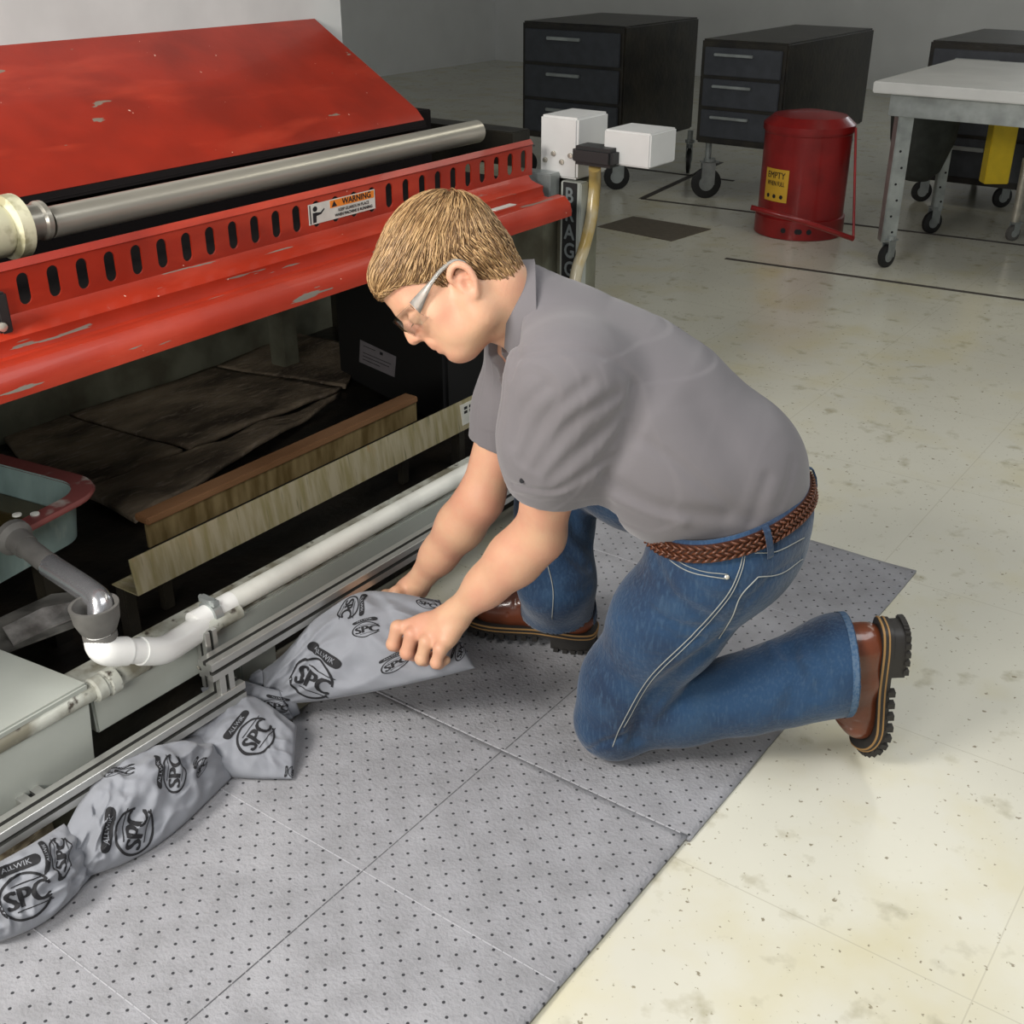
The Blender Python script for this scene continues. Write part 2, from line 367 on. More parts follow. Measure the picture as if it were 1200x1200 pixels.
# inside of the roller bay
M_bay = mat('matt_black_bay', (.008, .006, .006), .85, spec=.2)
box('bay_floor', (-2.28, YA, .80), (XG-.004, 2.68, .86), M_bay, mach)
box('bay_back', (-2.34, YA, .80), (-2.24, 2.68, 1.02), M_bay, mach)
# red hood above the roller
q = MB(); q.sheet([(-2.2, 1.004), (-2.225, 1.03), (-2.62, 1.26)], YA, 2.60, .006); q.build('hood', M_red, mach, smooth=True, auto=.5)
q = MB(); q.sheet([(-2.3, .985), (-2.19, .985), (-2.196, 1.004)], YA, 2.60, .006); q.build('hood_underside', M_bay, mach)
box('upper_housing', (-3.2, YA, 1.12), (-2.6, 2.72, 1.9), M_white, mach, .01)
q = MB(); q.tube([(-2.06, 1.30, .978), (-2.06, 2.66, .978)], .030, 40); q.build('roller', M_steel, mach, smooth=True, auto=.6)
q = MB(); q.lathe((-2.06, 1.05, .985), (0, 1, 0), [(.02, 0), (.05, 0), (.052, .01), (.052, .14), (.045, .155), (.06, .16), (.06, .185), (.035, .19), (.032, .2)], 32)
rb = q.build('roller_bearing', M_cream, mach, smooth=True, auto=.6)
q = MB(); q.lathe((-2.06, 1.215, .985), (0, 1, 0), [(.036, 0), (.042, .005), (.042, .03), (.034, .035), (.034, .06), (.038, .065), (.038, .075), (.031, .08)], 28); q.build('shaft_collar', M_steel, rb, smooth=True, auto=.6)
for k in range(6):
    a = k*1.05; q = MB(); c = np.array((-2.06+.052*math.cos(a), 1.12, .985+.052*math.sin(a))); q.obox(c, (.004, 0, .0), (0, .03, 0), (0, 0, .012)); q.build('bearing_rib', M_cream, rb, bevel=.002)
# black lever at the left edge with a bolt
q = MB(); q.obox(P(2, 372, x=XG+.02), (.012, 0, 0), (0, .012, 0), (0, 0, .045)); lev = q.build('black_lever', M_black, mach, bevel=.004)
q = MB(); q.lathe(P(2, 383, x=XG+.032), (1, 0, 0), [(.008, 0), (.008, .006), (.004, .008)], 12); q.build('bolt', M_steel, lev, smooth=True, auto=.5)
# warning label over three slots
lc = P(400, 243.5, x=XG+.003); y0, y1 = P(361, 250, x=XG)[1], P(439, 235, x=XG)[1]; yc = (y0+y1)/2; zc = .916; hw = (y1-y0)/2; hh = .0225
q = MB(); q.box((XG+.0005, y0, zc-hh), (XG+.002, y1, zc+hh)); wl = q.build('warning_label', M_paper, guard, bevel=.0004)
tag(wl, 'white and orange WARNING label with a pictogram')
q = MB(); q.box((XG+.002, y0+hw*.62, zc+.004), (XG+.0026, y1-.004, zc+hh-.002)); q.build('orange_band', M_orange, wl)
q = MB(); X3 = XG+.003
flat_text(q, 'WARNING', .019, (X3, yc+hw*.42, zc+.0125), (0, 1, 0), (0, 0, 1), bold=.0006, sx=1.05)
q.add([(X3, y0+hw*.66, zc+.006), (X3, y0+hw*.82, zc+.006), (X3, y0+hw*.74, zc+.0195)], [(0, 1, 2)])
flat_text(q, 'KEEP GUARDS IN PLACE', .0095, (X3, yc+hw*.32, zc-.004), (0, 1, 0), (0, 0, 1), bold=.0002)
flat_text(q, 'WHEN MACHINE IS RUNNING', .0092, (X3, yc+hw*.32, zc-.0145), (0, 1, 0), (0, 0, 1), bold=.0003)
c0 = y0+hw*.16
def poly(m, pts): m.add([(X3, c0+a, zc+b) for a, b in pts], [tuple(range(len(pts)))])
poly(q, [(.007*math.cos(t)+.002, .006*math.sin(t)+.011) for t in np.linspace(0, 6.28, 13)[:-1]])
poly(q, [(-.006, .003), (.006, .003), (.004, -.019), (-.006, -.019)]); poly(q, [(.004, .003), (.004, -.005), (.02, -.003), (.02, .001)]); poly(q, [(.02, -.003), (.032, .006), (.03, .009), (.018, .001)])
q.box((XG+.002, y0+.003, zc-hh+.002), (X3, y0+.0055, zc+hh-.002))
q.build('label_print', M_ink, wl)
# end frame with the name plate
nx_ = P(667, 262, y=2.766)[0]
YE = 2.80
box('end_frame', (-2.25, YE+.01, 0), (-1.80, YE+.09, .845), M_grime, mach)
box('end_post', (nx_-.034, YE-.03, 0), (nx_+.034, YE+.01, .85), M_beam, mach)
nx_ = P(667, 262, y=YE-.034)[0]
pl = box('name_plate', (nx_-.024, YE-.034, .25), (nx_+.022, YE-.03, P(667, 214, y=YE-.034)[2]), M_black, mach, .001); tag(pl, 'black plate with grey letters running down')
for k, ch in enumerate('BRAGG'):
    q = MB(); flat_text(q, ch, .060, P(667, 230+21.5*k, y=YE-.0355), (1, 0, 0), (0, 0, 1), bold=.0012, sx=.85)
    q.build('plate_letter', mat('grey_letters', (.16, .18, .18), .5), pl)
box('end_housing', (-1.93, YE-.02, .855), (-1.805, YE+.14, 1.02), M_white, mach, .006)
for k in range(4): q = MB(); q.lathe((-1.91+.028*k, YE-.02, .90+.02*(k % 2)), (0, -1, 0), [(.007, 0), (.007, .006), (.003, .007)], 10); q.build('bolt', M_steel, mach, smooth=True, auto=.5)
box('end_bracket', (-1.96, YE-.07, .80), (-1.86, YE-.02, .872), M_galv, mach)
box('side_tray', (-1.72, YE-.02, .91), (-1.575, YE+.12, 1.00), M_white, mach, .004)
box('black_cap', (-1.80, YE-.06, .905), (-1.67, YE+.02, .955), M_black, mach, .01)
box('end_panel', (-2.02, YE-.06, 0), (-1.885, YE+.01, .80), M_grime, mach)
# pit below the guard
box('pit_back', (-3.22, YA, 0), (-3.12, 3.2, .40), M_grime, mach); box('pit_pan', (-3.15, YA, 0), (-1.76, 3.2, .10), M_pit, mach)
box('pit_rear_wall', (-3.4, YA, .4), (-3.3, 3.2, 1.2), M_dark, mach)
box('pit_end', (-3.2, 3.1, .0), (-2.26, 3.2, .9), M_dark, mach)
box('rear_leg', P(375, 420, z=.12)*0+np.array((-2.95, 2.62, .1)), (-2.88, 2.69, .9), M_grime, mach)

# painted beam with dirty ledge, cover box
bm_ = thing('machine_base_beam', 'grey green painted steel beam with a dirty ledge in front of the pit', 'beam', (-1.7, 2, 0))
box('beam', (-1.74, .95, .157), (-1.64, 3.15, .238), M_beam, bm_, .004)
box('ledge', (-1.742, .95, .238), (-1.645, 3.15, .2425), M_dirty, bm_, .001)
for yy in (1.3, 2.95): box('beam_foot', (-1.73, yy, 0), (-1.65, yy+.1, .157), M_beam, bm_)
cv = thing('cover_box', 'pale grey green metal cover box left of the white elbow pipe', 'box', (-1.75, .4, 0))
q = MB(); q.add([(-1.86, -.4, .05), (-1.632, -.4, .05), (-1.632, .925, .05), (-1.86, .905, .05), (-1.86, -.4, .285), (-1.60, -.4, .285), (-1.625, .942, .285), (-1.86, .912, .285)],
                [(0, 3, 2, 1), (4, 5, 6, 7), (0, 1, 5, 4), (1, 2, 6, 5), (2, 3, 7, 6), (3, 0, 4, 7)]); q.build('box_body', M_beam, cv, bevel=.004)
q = MB(); q.box((-1.60, -.4, .02), (-1.595, .60, .12)); q.build('skirt_plate', mat('beige_plate', (.42, .40, .35), .5, var=.1), cv)
sp = thing('old_pipe', 'narrow cream painted pipe with a threaded coupling along the beam edge', 'pipe', (-1.632, .7, .23))
tube('pipe', [(-1.628, -.4, .262), (-1.632, .9, .258), (-1.634, 1.3, .252)], .0165, M_dirty, sp)
q = MB(); q.lathe((-1.632, .948, .258), (0, 1, 0), [(.02, 0), (.024, .004), (.024, .022), (.021, .024), (.021, .03), (.026, .032), (.026, .05), (.02, .054)], 24); q.build('coupling', M_dirty, sp, smooth=True, auto=.5)

# extruded aluminium rails
def extrusion(m, a, b, wd=.04, up=(0, 0, 1)):
    """T-slot bar: square bar with a groove along each side"""
    a, b = np.array(a, float), np.array(b, float); d = nrm(b-a); s1 = nrm(np.cross(d, up)); s2 = np.cross(s1, d); h = wd/2; g = wd*.11; dp = wd*.2
    pr = []
    for k in range(4):
        c, s_ = math.cos(k*math.pi/2), math.sin(k*math.pi/2)
        for x, y in ((h, -h+.001), (h, -g), (h-dp, -g), (h-dp, g), (h, g), (h, h-.001)): pr.append((x*c-y*s_, x*s_+y*c))
    n = len(pr); vs = [a+s1*x+s2*y for x, y in pr]+[b+s1*x+s2*y for x, y in pr]; fs = [(i, (i+1) % n, n+(i+1) % n, n+i) for i in range(n)]
    m.add(vs, [f for i, f in enumerate(fs) if i % 6 not in (1, 2, 3)], 0); m.add(vs, [f for i, f in enumerate(fs) if i % 6 in (1, 2, 3)]+[tuple(range(n))[::-1], tuple(range(n, 2*n))], 1)
    m.mi[-1] = 0; m.mi[-2] = 0
rf = thing('rail_frame', 'slotted aluminium rails running low along the front of the machine', 'rail', (-1.58, 1.2, 0))
AL = [M_alu, M_slot]
m = MB(); extrusion(m, (-1.58, -.3, .127), (-1.58, 1.235, .127)); m.build('lower_rail', AL, rf)
m = MB(); extrusion(m, (-1.58, 1.16, .206), (-1.58, 2.9, .206)); m.build('upper_rail', AL, rf)
m = MB(); extrusion(m, (-1.58, 1.195, .145), (-1.58, 1.195, .188), .036, (0, 1, 0)); m.build('stub_post', AL, rf)
m = MB(); extrusion(m, (-1.622, 1.205, .13), (-1.622, 1.205, .262), .03, (0, 1, 0)); m.build('clamp_post', AL, rf)
m = MB(); extrusion(m, (-1.66, .79, .115), (-1.59, .79, .115), .045); m.build('cross_bracket', AL, rf)
m = MB(); extrusion(m, (-1.66, 2.6, .19), (-1.60, 2.6, .19), .04); m.build('cross_bracket', AL, rf)
m = MB(); extrusion(m, (-1.58, 2.8, .0), (-1.58, 2.8, .188), .036, (0, 1, 0)); m.build('rail_leg', AL, rf)
m = MB(); extrusion(m, (-1.58, .1, .0), (-1.58, .1, .11), .036, (0, 1, 0)); m.build('rail_leg', AL, rf)
m = MB(); m.lathe((-1.60, 1.162, .206), (0, -1, 0), [(.004, 0), (.004, .003)], 8); m.build('end_bolt', M_steel, rf)

# white drain pipe with elbows
dp = thing('drain_pipe', 'white plastic drain pipe with elbows clamped above the aluminium rail', 'pipe', (-1.64, 1.3, .2))
c0 = P(118, 762, x=-1.665); a1 = P(205, 762, x=-1.665); a1[2] = c0[2]-.006
tube('long_pipe', [(-1.652, 1.235, .268), (-1.652, 3.05, .262)], .0215, M_pvcold, dp, 28)
tube('short_pipe', [(-1.6525, 1.20, .268), (-1.652, 1.30, .268)], .022, M_pvc, dp, 28)
el = [P(118, 742, x=-1.615), P(117, 755, x=-1.61), P(126, 763, x=-1.60), P(148, 763, x=-1.597)]
tube('elbow', curve(el, 5), .0265, M_pvc, dp, 28)
tube('short_pipe', [P(140, 763, x=-1.597), P(180, 763, x=-1.597)], .0235, M_pvc, dp, 28)
e2 = [P(164, 763, x=-1.597), P(190, 762, x=-1.60), P(212, 750, x=-1.625), P(240, 732, x=-1.652)]
tube('elbow', curve(e2, 5), [.0265]*16, M_pvc, dp, 28)
m = MB(); cl0 = np.array((-1.652, 1.236, .268)); m.lathe(cl0, (0, 1, 0), [(.0235, 0), (.027, .001), (.027, .02), (.0235, .021)], 28); clp = m.build('pipe_clamp', M_galv, dp, smooth=True, auto=.5)
m = MB(); m.box((-1.675, 1.238, .292), (-1.63, 1.252, .302)); m.lathe((-1.68, 1.246, .297), (1, 0, 0), [(.005, 0), (.005, .014)], 8); m.lathe((-1.642, 1.243, .297), (0, 0, 1), [(.007, 0), (.007, .008)], 8); m.build('clamp_screw', M_galv, clp)
fn0 = P(118, 748, x=-1.615); m = MB()
m.lathe(fn0, (-.03, 0, 1), [(.026, 0), (.030, .002), (.030, .012), (.026, .014), (.032, .02), (.040, .040), (.042, .062), (.043, .066), (.043, .070), (.037, .070), (.034, .05), (.02, .03)], 32)
fn = m.build('rubber_coupling', M_rubber, dp, smooth=True, auto=.7); tag(fn, 'flared grey rubber coupling')

# drip trays and board behind it
tr = thing('drip_tray', 'stained aluminium drip tray strip above the black trough', 'tray', (-1.85, 1.8, .1))
M_tray = mat('stained_aluminium', (.42, .37, .25), .4, metal=.35, col2=(.30, .26, .13), vscale=22, stretch=(1, 3, .35), thr=(.4, .65))
add_layer(M_tray, (.20, .19, .10), 40, .58, .75, (1, 3, .25))
add_layer(M_tray, (.40, .25, .10), 12, .66, .78, (1, 2, .5))
q = MB(); q.sheet([(-1.93, .253), (-1.845, .256), (-1.858, .335)], 1.215, 2.40, -.003); q.build('tray_strip', M_tray, tr)
for yy in (1.22, 2.35): box('tray_support', (-1.93, yy, .1), (-1.90, yy+.03, .252), M_dark, tr)
q = MB(); q.box((-1.856, 2.30, .268), (-1.8445, 2.37, .325)); tl = q.build('small_label', M_paper, tr)
q = MB()
for i in range(3):
    for j in range(2): q.box((-1.8445, 2.308+.022*i, .30+.012*j), (-1.844, 2.322+.022*i, .308+.012*j))
q.build('label_print', M_ink, tl)
wb = thing('angle_strip', 'rusty brown angle strip lying behind the aluminium drip tray', 'strip', (-1.97, 1.8, .1))
M_rust = mat('rusty_brown', (.22, .115, .055), .5, col2=(.12, .055, .022), vscale=9, bump=.08, stretch=(1, .3, 1))
q = MB(); q.box((-1.99, 1.335, .335), (-1.945, 2.235, .352)); q.build('top_face', M_rust, wb, bevel=.003)
q = MB(); q.box((-1.958, 1.335, .28), (-1.952, 2.235, .336)); q.build('front_face', mat('olive_brown_stain', (.20, .15, .07), .5, col2=(.09, .06, .02), vscale=20, stretch=(1, 2, .4)), wb)
for yy in (1.36, 2.18): box('strip_support', (-1.985, yy, .1), (-1.965, yy+.03, .336), M_dark, wb)
# soaked pads in the pit
M_pad = mat('soaked_brown_pad', (.33, .26, .18), .75, col2=(.08, .06, .04), vscale=5, bump=.9, bscale=45, stretch=(1.6, .8, 1))
add_layer(M_pad, (.38, .31, .24), 30, .55, .75, (2.5, .6, 1))
def pad(name, corners, label, h=.012, wav=.008):
    c = [np.array(q) for q in corners]; n = 24; vs = []; 
    for k in (1, 0):
        for i in range(n+1):
            for j in range(n+1):
                s_, t = i/n, j/n; p = (c[0]*(1-s_)+c[1]*s_)*(1-t)+(c[3]*(1-s_)+c[2]*s_)*t; p = p.copy()
                p[2] += h*k+(wav*(noise.noise(Vector((p[0]*7, p[1]*7, 3)))+1)*(1 if k else .8)); vs.append(p)
    g = lambda k, i, j: k*(n+1)**2+i*(n+1)+j
    fs = [(g(0, i, j), g(0, i+1, j), g(0, i+1, j+1), g(0, i, j+1)) for i in range(n) for j in range(n)]+[(g(1, i, j), g(1, i, j+1), g(1, i+1, j+1), g(1, i+1, j)) for i in range(n) for j in range(n)]
    for i in range(n):
        for a, b in (((i, 0), (i+1, 0)), ((i+1, n), (i, n)), ((0, i+1), (0, i)), ((n, i), (n, i+1))): fs.append((g(0, *a), g(1, *a), g(1, *b), g(0, *b)))
    return tag(link('absorbent_pad', mesh_np(name, vs, fs), M_pad), label, 'pad', 'soaked pads in the pit')
Z1 = .1
pad('absorbent_pad', [P(82, 492, z=Z1), P(252, 436, z=Z1), P(400, 460, z=Z1), P(222, 531, z=Z1)], 'largest soaked brown pad, in the middle of the pit')
pad('absorbent_pad', [P(255, 435, z=Z1), P(345, 395, z=Z1), P(430, 415, z=Z1), P(405, 458, z=Z1)], 'soaked brown pad at the far right end of the pit')
pad('absorbent_pad', [P(5, 518, z=Z1), P(78, 494, z=Z1), P(215, 535, z=Z1), P(60, 590, z=Z1)], 'soaked brown pad behind the metal basin, leftmost in the pit')
pad('absorbent_pad', [P(95, 585, z=Z1), P(235, 535, z=Z1), P(400, 470, z=Z1), P(160, 620, z=Z1)], 'crumpled soaked pad in front of the two flat ones', wav=.02)
# black box with a label under the far end
a, b2 = P(395, 440, z=.1), P(520, 505, z=.1); dx = nrm(b2-a); dyv = np.array((-dx[1], dx[0], 0))
if dyv@CF < 0: dyv = -dyv
bb = thing('black_case', 'black case with a grey paper label, under the far end of the red lip', 'case', (a+b2)/2)
m = MB(); cc = (a+b2)/2+dyv*.16; cc[2] = .30; hl = np.linalg.norm(b2-a)/2; m.obox(cc, dx*hl, dyv*.15, (0, 0, .2)); m.build('case_body', M_black, bb, bevel=.012)
t0 = ray(422, 398); n_ = dyv; fp = cc-dyv*.1515
def onface(u, v): r = ray(u, v); t = ((fp-CC)@n_)/(r@n_); return CC+r*t
cs = [onface(*q) for q in ((421, 424), (462, 442), (464, 418), (422, 398))]; m = MB(); m.add(cs+[c+dyv*.0012 for c in cs], [(0, 1, 2, 3), (4, 7, 6, 5), (0, 4, 5, 1), (1, 5, 6, 2), (2, 6, 7, 3), (3, 7, 4, 0)])
bl = m.build('case_label', mat('grey_paper', (.25, .23, .24), .6, var=.15), bb)
m = MB(); u_ = cs[1]-cs[0]; v_ = cs[3]-cs[0]
for k, (s0_, s1_, t_) in enumerate(((.1, .45, .8), (.1, .9, .5), (.1, .85, .35), (.1, .6, .2))): c = cs[0]+u_*(s0_+s1_)/2+v_*t_-dyv*.0008; m.obox(c, u_*(s1_-s0_)/2, v_*.012, dyv*.0003)
c = cs[0]+u_*.62+v_*.78-dyv*.0008; m.obox(c, u_*.04, v_*.06, dyv*.0003); m.build('label_print', M_ink, bl)

# metal basin
bs = thing('metal_basin', 'zinc coloured metal basin with murky liquid and a red brown rim', 'basin', (-2.15, .95, .1))
M_zinc = mat('zinc_basin', (.24, .32, .30), .4, metal=.3, col2=(.10, .15, .145), vscale=9, stretch=(1, 1, .4)); add_layer(M_zinc, (.45, .5, .46), 18, .6, .75, (1, 1, .3))
M_rim = mat('red_brown_rim', (.19, .055, .05), .3, col2=(.38, .36, .32), vscale=12, thr=(.58, .68), coat=.3)
def rr(cx, cy, hx, hy, r, n=8):
    o = []
    for k, (sx, sy) in enumerate(((1, 1), (-1, 1), (-1, -1), (1, -1))):
        for t in np.linspace(0, math.pi/2, n): a = t+k*math.pi/2; o.append((cx+sx*(hx-r)+r*math.cos(a), cy+sy*(hy-r)+r*math.sin(a)))
    return o
RC = Matrix.Rotation(math.radians(9), 3, 'Z'); bc = Vector((-2.17, .845, 0))
def ring(hx, hy, r, z): return [tuple(bc+RC @ Vector((x, y, 0))+Vector((0, 0, z))) for x, y in rr(0, 0, hx, hy, r)]
def loft(m, rings, cap0=True, cap1=True, mi=0):
    n = len(rings[0]); vs = [p for r_ in rings for p in r_]; f = [(i*n+k, i*n+(k+1) % n, (i+1)*n+(k+1) % n, (i+1)*n+k) for i in range(len(rings)-1) for k in range(n)]
    if cap0: f.append(tuple(range(n))[::-1])
    if cap1: f.append(tuple((len(rings)-1)*n+k for k in range(n)))
    m.add(vs, f, mi)
m = MB(); loft(m, [ring(.20, .33, .05, .335), ring(.225, .355, .06, .345), ring(.235, .37, .07, .45), ring(.23, .365, .065, .45), ring(.21, .34, .055, .35), ring(.19, .32, .05, .345)], True, True); m.build('basin_body', M_zinc, bs, smooth=True, auto=.7)
m = MB(); loft(m, [ring(.228, .362, .065, .452), ring(.265, .40, .09, .452), ring(.268, .403, .09, .446), ring(.266, .40, .09, .440), ring(.262, .398, .09, .444), ring(.228, .362, .065, .447)], False, False); m.build('basin_rim', M_rim, bs, smooth=True, auto=.9)
m = MB(); loft(m, [ring(.215, .345, .06, .385), ring(.216, .346, .06, .388)]); m.build('murky_liquid', mat('murky_oil', (.085, .06, .02), .08, col2=(.03, .025, .012), vscale=3, coat=.4), bs)
for q_ in ((20, 604), (41, 603)): m = MB(); m.lathe(P(*q_, z=.452), (0, 0, 1), [(.009, 0), (.009, .003), (.005, .004)], 14); m.build('rim_rivet', M_pvcold, bs, smooth=True, auto=.6)
for sx in (-.16, .16):
    for sy in (-.28, .28): m = MB(); p = bc+RC @ Vector((sx, sy, 0)); m.box((p.x-.02, p.y-.02, .1), (p.x+.02, p.y+.02, .34)); m.build('basin_leg', M_dark, bs)
s0_ = P(22, 634, x=-1.90); s1_ = P(62, 665, x=-1.79); s2_ = P(100, 690, x=-1.68)
m = MB(); m.lathe(P(14, 628, x=-1.925), s1_-s0_, [(.036, 0), (.036, .012), (.026, .02), (.024, .05)], 20); m.build('spout_flange', M_rubber, bs, smooth=True, auto=.6)
tube('spout', [s0_, s1_], .021, M_rubber, bs, 20)
sp2 = curve([s1_+(s0_-s1_)*.1, s1_, s2_, P(116, 704, x=-1.63), P(118, 722, x=-1.615)], 6); tube('steel_spout', sp2, .0225, mat('bright_galvanized', (.62, .62, .64), .22, metal=.85, var=.2, vscale=12), bs, 24)
# torn oily plastic piece at the left between box and trough
m = MB(); pc = [P(3, 735, z=.262), P(50, 712, z=.27), P(85, 705, z=.262), P(90, 722, z=.255), P(50, 738, z=.25), P(15, 755, z=.25)]
m.add([p for p in pc]+[p-np.array((0, 0, .004)) for p in pc], [tuple(range(6)), tuple(range(11, 5, -1))]+[(i, 6+i, 6+(i+1) % 6, (i+1) % 6) for i in range(6)])
tag(m.build('torn_sheet', mat('grey_film', (.22, .21, .2), .25, col2=(.08, .075, .07), vscale=20, bump=.5, bscale=25)), 'torn grey sheet lying behind the pale cover box under the basin spout', 'sheet')
m = MB(); pc = [P(-30, 775, z=.25), P(15, 758, z=.25), P(92, 729, z=.25), P(100, 690, z=.25), P(60, 694, z=.25), P(-30, 735, z=.25)]
m.add([p-np.array((0, 0, .004)) for p in pc]+[p-np.array((0, 0, .009)) for p in pc], [tuple(range(6)), tuple(range(11, 5, -1))]+[(i, 6+i, 6+(i+1) % 6, (i+1) % 6) for i in range(6)])
tag(m.build('support_plate', mat('smeared_grey_plate', (.16, .155, .14), .4, col2=(.04, .038, .034), vscale=14)), 'thin smeared metal plate under the torn sheet beside the cover box', 'plate')

# foot bracket with a hole, bottom left
fb = thing('levelling_foot', 'dirty beige foot bracket with a bolt hole at the lower left', 'bracket', P(25, 1000, z=0))
c = P(12, 1004, z=.0); c[2] = .04; M_foot = mat('dirty_beige', (.38, .33, .23), .6, col2=(.15, .11, .07), vscale=30, bump=.3)
m = MB(); m.obox(c, (.07, .02, 0), (-.015, .05, 0), (0, 0, .04)); m.build('bracket_plate', M_foot, fb, bevel=.01)
m = MB(); m.lathe(P(37, 1001, z=.081), (0, 0, 1), [(.016, -.002), (.016, .002), (.011, .002), (.011, -.001)], 16); m.build('bolt_hole', M_rust, fb)

# ================================================================ absorbent mats on the floor
M_mat = mat('grey_absorbent_mat', (.29, .29, .305), .9, col2=(.24, .24, .25), vscale=16, bump=.35, bscale=140, sheen=.1)
add_layer(M_mat, (.34, .34, .355), 5, .5, .75)
N, L, b = nodes(M_mat); tc = N.new('ShaderNodeTexCoord'); mp = N.new('ShaderNodeMapping'); mp.inputs['Rotation'].default_value = (0, 0, math.radians(45)); mp.inputs['Scale'].default_value = (33.2, 33.2, 0)
geo = N.new('ShaderNodeNewGeometry'); L.new(geo.outputs['Position'], mp.inputs[0])
vo = N.new('ShaderNodeTexVoronoi'); vo.voronoi_dimensions = '2D'; vo.inputs['Randomness'].default_value = .10; vo.inputs['Scale'].default_value = 1; L.new(mp.outputs[0], vo.inputs[0])
r = N.new('ShaderNodeMapRange'); r.inputs[1].default_value = .08; r.inputs[2].default_value = .11; r.inputs[3].default_value = 1; r.inputs[4].default_value = 0; L.new(vo.outputs['Distance'], r.inputs[0])
mx = N.new('ShaderNodeMix'); mx.data_type = 'RGBA'; mx.inputs[7].default_value = (.03, .03, .035, 1); L.new(r.outputs[0], mx.inputs[0]); L.new(b.inputs['Base Color'].links[0].from_socket, mx.inputs[6]); L.new(mx.outputs[2], b.inputs['Base Color'])
M_seam = mat('mat_perforation', (.42, .42, .44), .9)
M_seamd = mat('mat_perforation_dark', (.14, .14, .145), .9)
def sheetmat(x0, x1, y0, y1, z, h, label, lift=0):
    nx, ny = 40, 60; vs = []; g = lambda k, i, j: k*(nx+1)*(ny+1)+i*(ny+1)+j
    for k in (0, 1):
        for i in range(nx+1):
            for j in range(ny+1):
                x = x0+(x1-x0)*i/nx; y = y0+(y1-y0)*j/ny; wv = .0012*(noise.noise(Vector((x*5, y*5, 1)))+.6); e = .0025*math.sin(y*11)**2*max(0, (i/nx-.9)*10)
                vs.append((x+.003*noise.noise(Vector((y*4, i > 20, 0)))*(i in (0, nx)), y, z+h*k+max(0, wv)+e*k))
    fs = [(g(1, i, j), g(1, i+1, j), g(1, i+1, j+1), g(1, i, j+1)) for i in range(nx) for j in range(ny)]+[(g(0, i, j), g(0, i, j+1), g(0, i+1, j+1), g(0, i+1, j)) for i in range(nx) for j in range(ny)]
    for i in range(nx): fs += [(g(0, i, 0), g(0, i+1, 0), g(1, i+1, 0), g(1, i, 0)), (g(0, i+1, ny), g(0, i, ny), g(1, i, ny), g(1, i+1, ny))]
    for j in range(ny): fs += [(g(0, 0, j+1), g(0, 0, j), g(1, 0, j), g(1, 0, j+1)), (g(0, nx, j), g(0, nx, j+1), g(1, nx, j+1), g(1, nx, j))]
    return tag(link('absorbent_mat', mesh_np('absorbent_mat', vs, fs), M_mat), label, 'mat', 'perforated grey floor mats')
m1 = sheetmat(-1.55, -.693, 1.50, 2.72, 0, .004, 'perforated grey absorbent mat under the kneeling man, reaching back on the floor')
m2 = sheetmat(-1.55, -.700, .35, 1.506, .0035, .004, 'perforated grey absorbent mat nearest the camera, in front of the kneeling man')
def seam(o, a, b, wd=.0022, m=M_seam):
    q = MB(); a, b = np.array(a, float), np.array(b, float); d = nrm(b-a); p = np.array((-d[1], d[0], 0))*wd/2
    n = 40
    for k in range(n): c = a+(b-a)*(k+.5)/n; q.obox(c, (b-a)/n*.46, p, (0, 0, .0008))
    q.build('seam', m, o)
seam(m1, (-1.12, 1.512, .0054), (-1.12, 2.715, .0054), .0013, m=M_seamd); seam(m2, (-1.12, .36, .0088), (-1.12, 1.50, .0088), .0013, m=M_seamd)
for yy in (1.92, 2.33): seam(m1, (-1.545, yy, .0052), (-.70, yy, .0052), .0012)
seam(m2, (-1.545, 1.09, .0088), (-.71, 1.09, .0088), .0015); seam(m2, (-1.545, .67, .0088), (-.71, .67, .0088), .0015)
seam(m2, (-1.545, 1.5045, .0085), (-.705, 1.5045, .0085), .003)

